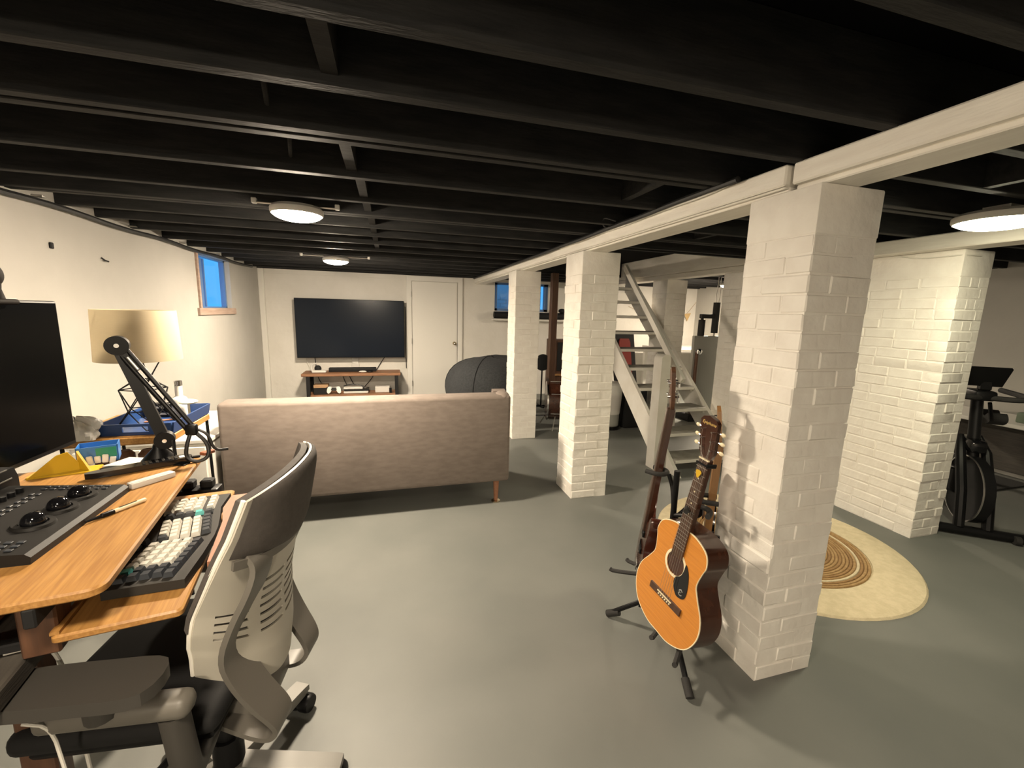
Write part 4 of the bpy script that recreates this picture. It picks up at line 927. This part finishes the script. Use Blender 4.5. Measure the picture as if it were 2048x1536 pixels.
tag(G().rbox(-.008,.008,-.03,.03,0,.006,.002,1,local((-.705,1.735,TZ),-75)).build('usb_stick', M['black']), 'tiny black stick at the back edge of the bamboo board', 'stick')
tag(G().prism([(-.05,-.04),(.05,-.04),(.05,.04),(-.03,.05)], 0, .003, local((-.888,1.725,TZ),-10)).build('paper_card', M['paper']), 'cream card lying beside the microphone arm base', 'card')
tag(G().prism([(-.03,-.012),(.03,-.012),(.022,.014),(-.022,.014)], 0, .010, local((-.895,1.655,TZ),-8)).build('black_case', M['black']), 'flat black case lying in front of the cream card', 'case')
tag(G().rbox(-.012,.012,-.022,.022,0,.012,.002,1,local((-.665,1.775,TZ),-30)).build('wood_block', M['redwood']), 'small reddish wooden block at the far corner of the bamboo board', 'block')
yw = thing('yellow_bracket', 'bright yellow angled plastic stand beside the monitor', 'stand', mat=local((-1.02,1.655,TZ), 12) @ Matrix.Scale(.82, 4))
G().prism([(-.105,0),(.045,0),(.055,.006),(.012,.083),(-.02,.075)], -.004, .004, frame((0,0,0),(.93,.36,0),(0,0,1),(.36,-.93,0))).build('face_plate', M['yellow'], yw)
G().prism([(.0,.0),(.06,.0),(.06,.006),(.0,.080)], -.004, .004, frame((.035,.018,0),(.75,-.66,0),(0,0,1),(-.66,-.75,0)) @ Matrix.Translation((0,0,0))).build('side_web', M['yellow'], yw)
G().box(-.10,.10,-.035,.045,0,.006).build('foot', M['yellow'], yw)
cb = thing('wipes_box', 'blue and green plastic tub of white sachets behind the yellow stand', 'box', mat=local((-.995,1.78,TZ), 22) @ Matrix.Scale(.82, 4))
g = G(); g.box(-.065,.065,-.045,-.042,0,.07).box(-.065,.065,.042,.045,0,.07).box(-.065,-.062,-.045,.045,0,.07).box(.062,.065,-.045,.045,0,.07).box(-.065,.065,-.045,.045,0,.004)
g.build('tub', M['bluebox'], cb)
G().box(-.005,.06,-.0465,-.045,.02,.062).build('green_label', M['greenp'], cb)
for i in range(5): G().rbox(-.055+i*.022,-.035+i*.022,-.056,-.046,.0,.03+.006*(i%2),.003,1,Matrix.Rotation(R(6*(i-2)),4,'Y')).build('sachet', M['clearp'], cb)
def crumple(cx, cy, cz, rx, ry, rz, seed):
    rnd = random.Random(seed); ph = [rnd.uniform(0,6.3) for _ in range(8)]
    def f(u, v):
        a = 2*math.pi*u; th = math.pi*(.02+.96*v); k = 1+.16*math.sin(3*a+ph[0]+2*th)+.11*abs(math.sin(5*a+ph[1]-3*th))+.08*math.sin(9*a+5*th+ph[2])
        return (cx+rx*k*math.sin(th)*math.cos(a), cy+ry*k*math.sin(th)*math.sin(a), max(.8505, cz-rz*k*math.cos(th)))
    return f
tag(G().grid(crumple(-1.335,2.262,.885,.085,.060,.055,3), 40, 22).build('plastic_bag', M['clearp'], sharp=22), 'crumpled white plastic bag on the corner of the bamboo side table, beside the blue tray', 'bag')

# microphone boom arm
ma = thing('microphone_arm', 'black folded microphone boom arm clamped to the bamboo board, in front of the lamp', 'microphone arm', (-.795,1.725,TZ))
bs = Vector((-.795,1.725,TZ)); el = Vector((-.776,1.735,.974)); jt = Vector((-.880,1.735,1.3075)); tip = Vector((-.678,1.70,1.015))
G().lathe([(.052,0),(.05,.008),(.016,.048),(.013,.062)], 28, Matrix.Translation(bs)).build('base_cone', M['black'], ma, True)
G().rbox(-.80-.02,-.80+.02,1.75,1.79,.85,.905,.004,1).build('clamp', M['black'], ma, True)
yv = Vector((.35,-1,0)).normalized()
def joint(p, r):
    p = Vector(p); j = G().cyl(p-yv*.019, p+yv*.019, r, n=24).build('joint_disc', M['black'], ma, True)
    G().cyl(p+yv*.019, p+yv*.022, r*.22, n=12).build('screw', M['chrome'], j, True)
joint(el+Vector((0,0,.0)), .030); joint(jt, .032)
G().tube([tuple(bs+Vector((0,0,.05))), tuple(el)], .014, 12).build('swivel', M['black'], ma, True)
dirL = (jt-el).normalized(); G().ribbon([el+dirL*.02, jt-dirL*.01], dirL.cross(yv), .034, .026).build('lower_arm', M['black'], ma, True)
du = (tip-jt).normalized(); pu = du.cross(yv).normalized()
for s_ in (-1, 1): G().cyl(jt+du*.02+pu*.012*s_, tip+pu*.010*s_, .0075, n=10).build('upper_rod', M['black'], ma, True)
sp = [jt+du*(.05+.27*t/60)+pu*.0+Vector((0,0,0)) + .006*(math.cos(t*1.3)*pu+math.sin(t*1.3)*yv) for t in range(61)]
G().cyl(jt+du*.05, jt+du*.10, .011, n=12).build('spring_cap', M['steel'], ma, True)
G().rbox(-.018,.018,-.014,.014,-.02,.02,.008,2,Matrix.Translation(tip)).build('end_joint', M['black'], ma, True)
G().tube(smooth([tip,tip+Vector((-.012,-.02,-.05)),tip+Vector((-.018,-.02,-.095)),tip+Vector((.015,-.02,-.115)),tip+Vector((.05,-.01,-.10)),tip+Vector((.045,0,-.05)),tip+Vector((.01,0,-.01))],3), .0065, 8).build('cable_loop', M['cableb'], ma, True)
G().tube(smooth([tip+Vector((.02,0,.0)),tip+Vector((.05,.0,-.02)),tip+Vector((.062,0,-.08)),tip+Vector((.10,.02,-.083))],2), .005, 8).build('hook', M['cableb'], ma, True)
G().tube([el+Vector((.03,-.02,0)), el+Vector((.034,-.02,-.07))], .003, 6).build('tension_cable', M['cableb'], ma, True)

# ------------------------------------------------------------------ bamboo side table, tray, lamp
tb = thing('bamboo_table', 'bamboo topped side table with thin black legs in the left corner behind the desk', 'table', (-1.21,2.48,0))
Pq = [(-1.43,2.24),(-1.03,2.255),(-.985,2.29),(-.985,2.70),(-1.03,2.74),(-1.43,2.74)]
slab(Pq, .812, .85, .006).build('table_top', M['bamboo'], tb, True)
for x, y in [(-1.0,2.31),(-1.40,2.27),(-1.0,2.70),(-1.40,2.70)]: G().cyl((x,y,.815),(x+.012,y,0), .008, n=8).build('leg', M['black'], tb, True)
ty = thing('serving_tray', 'navy blue tray with handle cutouts on the bamboo side table', 'tray', (-1.2,2.5,.85))
tx0,tx1,ty0,ty1 = -1.265,-.99,2.285,2.70
def wallq(a, b, name='tray_wall', cut=False):
    a = Vector((*a,.851)); b = Vector((*b,.851)); ux = (b-a).normalized(); L = (b-a).length; out = ux.cross(Vector((0,0,1)))
    Mx = frame(a, ux, Vector((0,0,1))+out*.18, ux.cross(Vector((0,0,1))))
    g = G()
    if not cut: g.prism([(0,0),(L,0),(L+.004,.055),(-.004,.055)], -.004, .004, Mx)
    else:
        m0, m1 = L/2-.05, L/2+.05
        for P_ in ([(0,0),(m0,0),(m0,.055),(-.004,.055)],[(m1,0),(L,0),(L+.004,.055),(m1,.055)],[(m0,0),(m1,0),(m1,.016),(m0,.016)],[(m0,.042),(m1,.042),(m1,.055),(m0,.055)]): g.prism(P_, -.004, .004, Mx)
    g.build(name, M['blue'], ty, True)
G().box(tx0,tx1,ty0,ty1,.851,.857).build('tray_floor', M['blue'], ty, True)
wallq((tx0,ty0),(tx1,ty0),cut=True); wallq((tx1,ty0),(tx1,ty1)); wallq((tx1,ty1),(tx0,ty1),cut=True); wallq((tx0,ty1),(tx0,ty0))
lm = thing('table_lamp', 'table lamp with wide cream drum shade and black wire base, unlit', 'table lamp', (-1.145,2.42,.857))
LC = Vector((-1.14,2.41,0))
G().lathe([(.163,1.185),(.154,1.417),(.152,1.417),(.161,1.185)], 48, Matrix.Translation(LC), True).build('lamp_shade', M['shade'], lm, True)
for k in range(3):
    a = 2*math.pi*k/3; G().cyl(LC+Vector((0,0,1.36)), LC+Vector((.153*math.cos(a),.153*math.sin(a),1.40)), .002, n=6).build('shade_spoke', M['black'], lm, True)
lv = [(.958-.10,.135),(.99-.05,.10),(1.06,.085),(1.12,.04),(1.20,.07)]
lv = [(.860,.115),(.945,.085),(1.045,.09),(1.09,.035),(1.185,.075)]
rings = [[LC+Vector((r_*math.cos(2*math.pi*(k+.5*(i%2))/4+.4), r_*math.sin(2*math.pi*(k+.5*(i%2))/4+.4), z_)) for k in range(4)] for i, (z_, r_) in enumerate(lv)]
g = G()
for i, rr in enumerate(rings):
    if i: 
        for k in range(4): g.tube([rr[k], rr[(k+1)%4]], .0026, 6)
    if i+1 < len(rings):
        for k in range(4):
            o_ = 0 if i % 2 == 0 else 1
            g.tube([rr[k], rings[i+1][k]], .0028, 6); g.tube([rr[k], rings[i+1][(k-1) % 4 if i % 2 == 0 else (k+1) % 4]], .0028, 6)
g.build('wire_base', M['black'], lm, True)
G().cyl(LC+Vector((0,0,1.17)), LC+Vector((0,0,1.30)), .014, n=14).build('lamp_holder', M['black'], lm, True)
G().ball((LC.x,LC.y,1.33), (.03,.03,.042), 16, 12).build('bulb', M['white'], lm, True)
bt = thing('bottle', 'tall white bottle with silver cap standing in the blue tray', 'bottle', (-1.09,2.63,.857))
G().lathe([(.033,0),(.036,.006),(.036,.09),(.03,.10),(.0175,.108),(.017,.165)], 24, Matrix.Translation((-1.09,2.63,.857))).build('body', M['white'], bt, True)
G().lathe([(.0185,.165),(.0185,.19),(.012,.192)], 20, Matrix.Translation((-1.09,2.63,.857))).build('cap', M['chrome'], bt, True)
ds = thing('small_stand', 'small cream disc ornament on a stem at the right corner of the blue tray', 'ornament', (-1.025,2.565,.857))
G().ball((-1.025,2.565,.945), (.042,.042,.013), 24, 8, Matrix.Identity(4)).build('disc', M['cream'], ds, True)
G().cyl((-1.025,2.565,.857),(-1.025,2.565,.94), .006, n=10).lathe([(.022,.857),(.022,.861),(.006,.863)],16,Matrix.Translation((-1.025,2.565,0))).build('stem', M['cream'], ds, True)
for k, (y, z, lb_) in enumerate([(2.64,.857,'lower black and white box behind the lamp in the tray'),(2.64,.892,'upper black and white box behind the lamp in the tray')]):
    b_ = thing('small_box', lb_, 'box', (-1.19,y,z), group='stacked small boxes in the tray')
    G().rbox(-.055,.055,-.025,.025,0,.034,.002,1).build('body', M['black'], b_); G().box(-.053,.053,-.0262,-.025,.012,.022).build('white_band', M['white'], b_)
tag(G().rbox(-.07,.07,-.008,.008,0,.006,.002,1,Matrix.Translation((-1.13,2.52,.858))@Matrix.Rotation(R(20),4,'Z')).build('wooden_stick', M['palm']), 'thin wooden stick lying in the blue tray', 'stick')
for k, (x, lb_) in enumerate([(-1.30,'left dark jar under the bamboo side table'),(-1.22,'middle dark jar under the bamboo side table'),(-1.13,'right dark jar under the bamboo side table')]):
    j_ = thing('dark_jar', lb_, 'jar', (x,2.36,.0), group='dark jars under the side table')
    G().lathe([(.035,.0),(.037,.01),(.037,.74),(.02,.76)], 20).build('body', M['brownwood'], j_)
# low white cabinet at the left end of the sofa
cbn = thing('white_cabinet', 'low white cabinet between the side table and the left end of the sofa', 'cabinet', (-1.4,3.25,0))
G().rbox(-1.76,-1.075,2.90,3.70,.0,.62,.004,1).build('body', M['trimw'], cbn, True)
G().rbox(-1.77,-1.065,2.89,3.71,.62,.645,.004,1).build('top_board', M['trimw'], cbn, True)
G().rbox(-1.74,-1.42,2.884,2.90,.05,.6,.003,1).build('door', M['trimw'], cbn, True)
G().rbox(-1.41,-1.09,2.884,2.90,.05,.6,.003,1).build('door', M['trimw'], cbn, True)
for x in (-1.45,-1.38): G().ball((x,2.875,.36),.012,10,8).build('knob', M['steel'], cbn, True)
# loose cables near the desk
tube_thing('white_cable', [(-.76,1.0,.747),(-.712,1.01,.748),(-.702,1.03,.72),(-.705,1.06,.62),(-.71,1.09,.3),(-.72,1.12,.006)], .004, M['cablew'], 'white cable hanging in front of the lower desk at the left edge', 'cable')
tube_thing('white_lead', [(-.70,.93,.64),(-.675,.955,.60),(-.67,.96,.50),(-.655,.965,.3),(-.66,.97,.006)], .0035, M['cablew'], 'white cable hanging below the near armrest', 'cable')
tube_thing('power_cable', [(-1.10,2.40,.87-.10),(-1.02,2.38,.72),(-.98,2.2,.55),(-.9,2.0,.3),(-.85,1.9,.006)], .005, M['cableb'], 'black cord trailing from the side table behind the desk', 'cable')
tube_thing('floor_cable', [(-.70,2.0,.006),(-.78,2.3,.006),(-.95,2.6,.006),(-1.03,2.86,.006)], .005, M['cableb'], 'black cord on the floor between desk and sofa', 'cable')
ps = thing('power_strip', 'black tangle of plugs hanging at the far end of the desk', 'power strip', (-.72,1.74,.74))
G().rbox(-.10,.10,-.03,.03,0,.045,.008,2).build('body', M['black'], ps)
for i in range(3): G().rbox(-.08+i*.06,-.04+i*.06,-.02,.02,.045,.075,.005,1).build('plug', M['blackmatte'], ps)
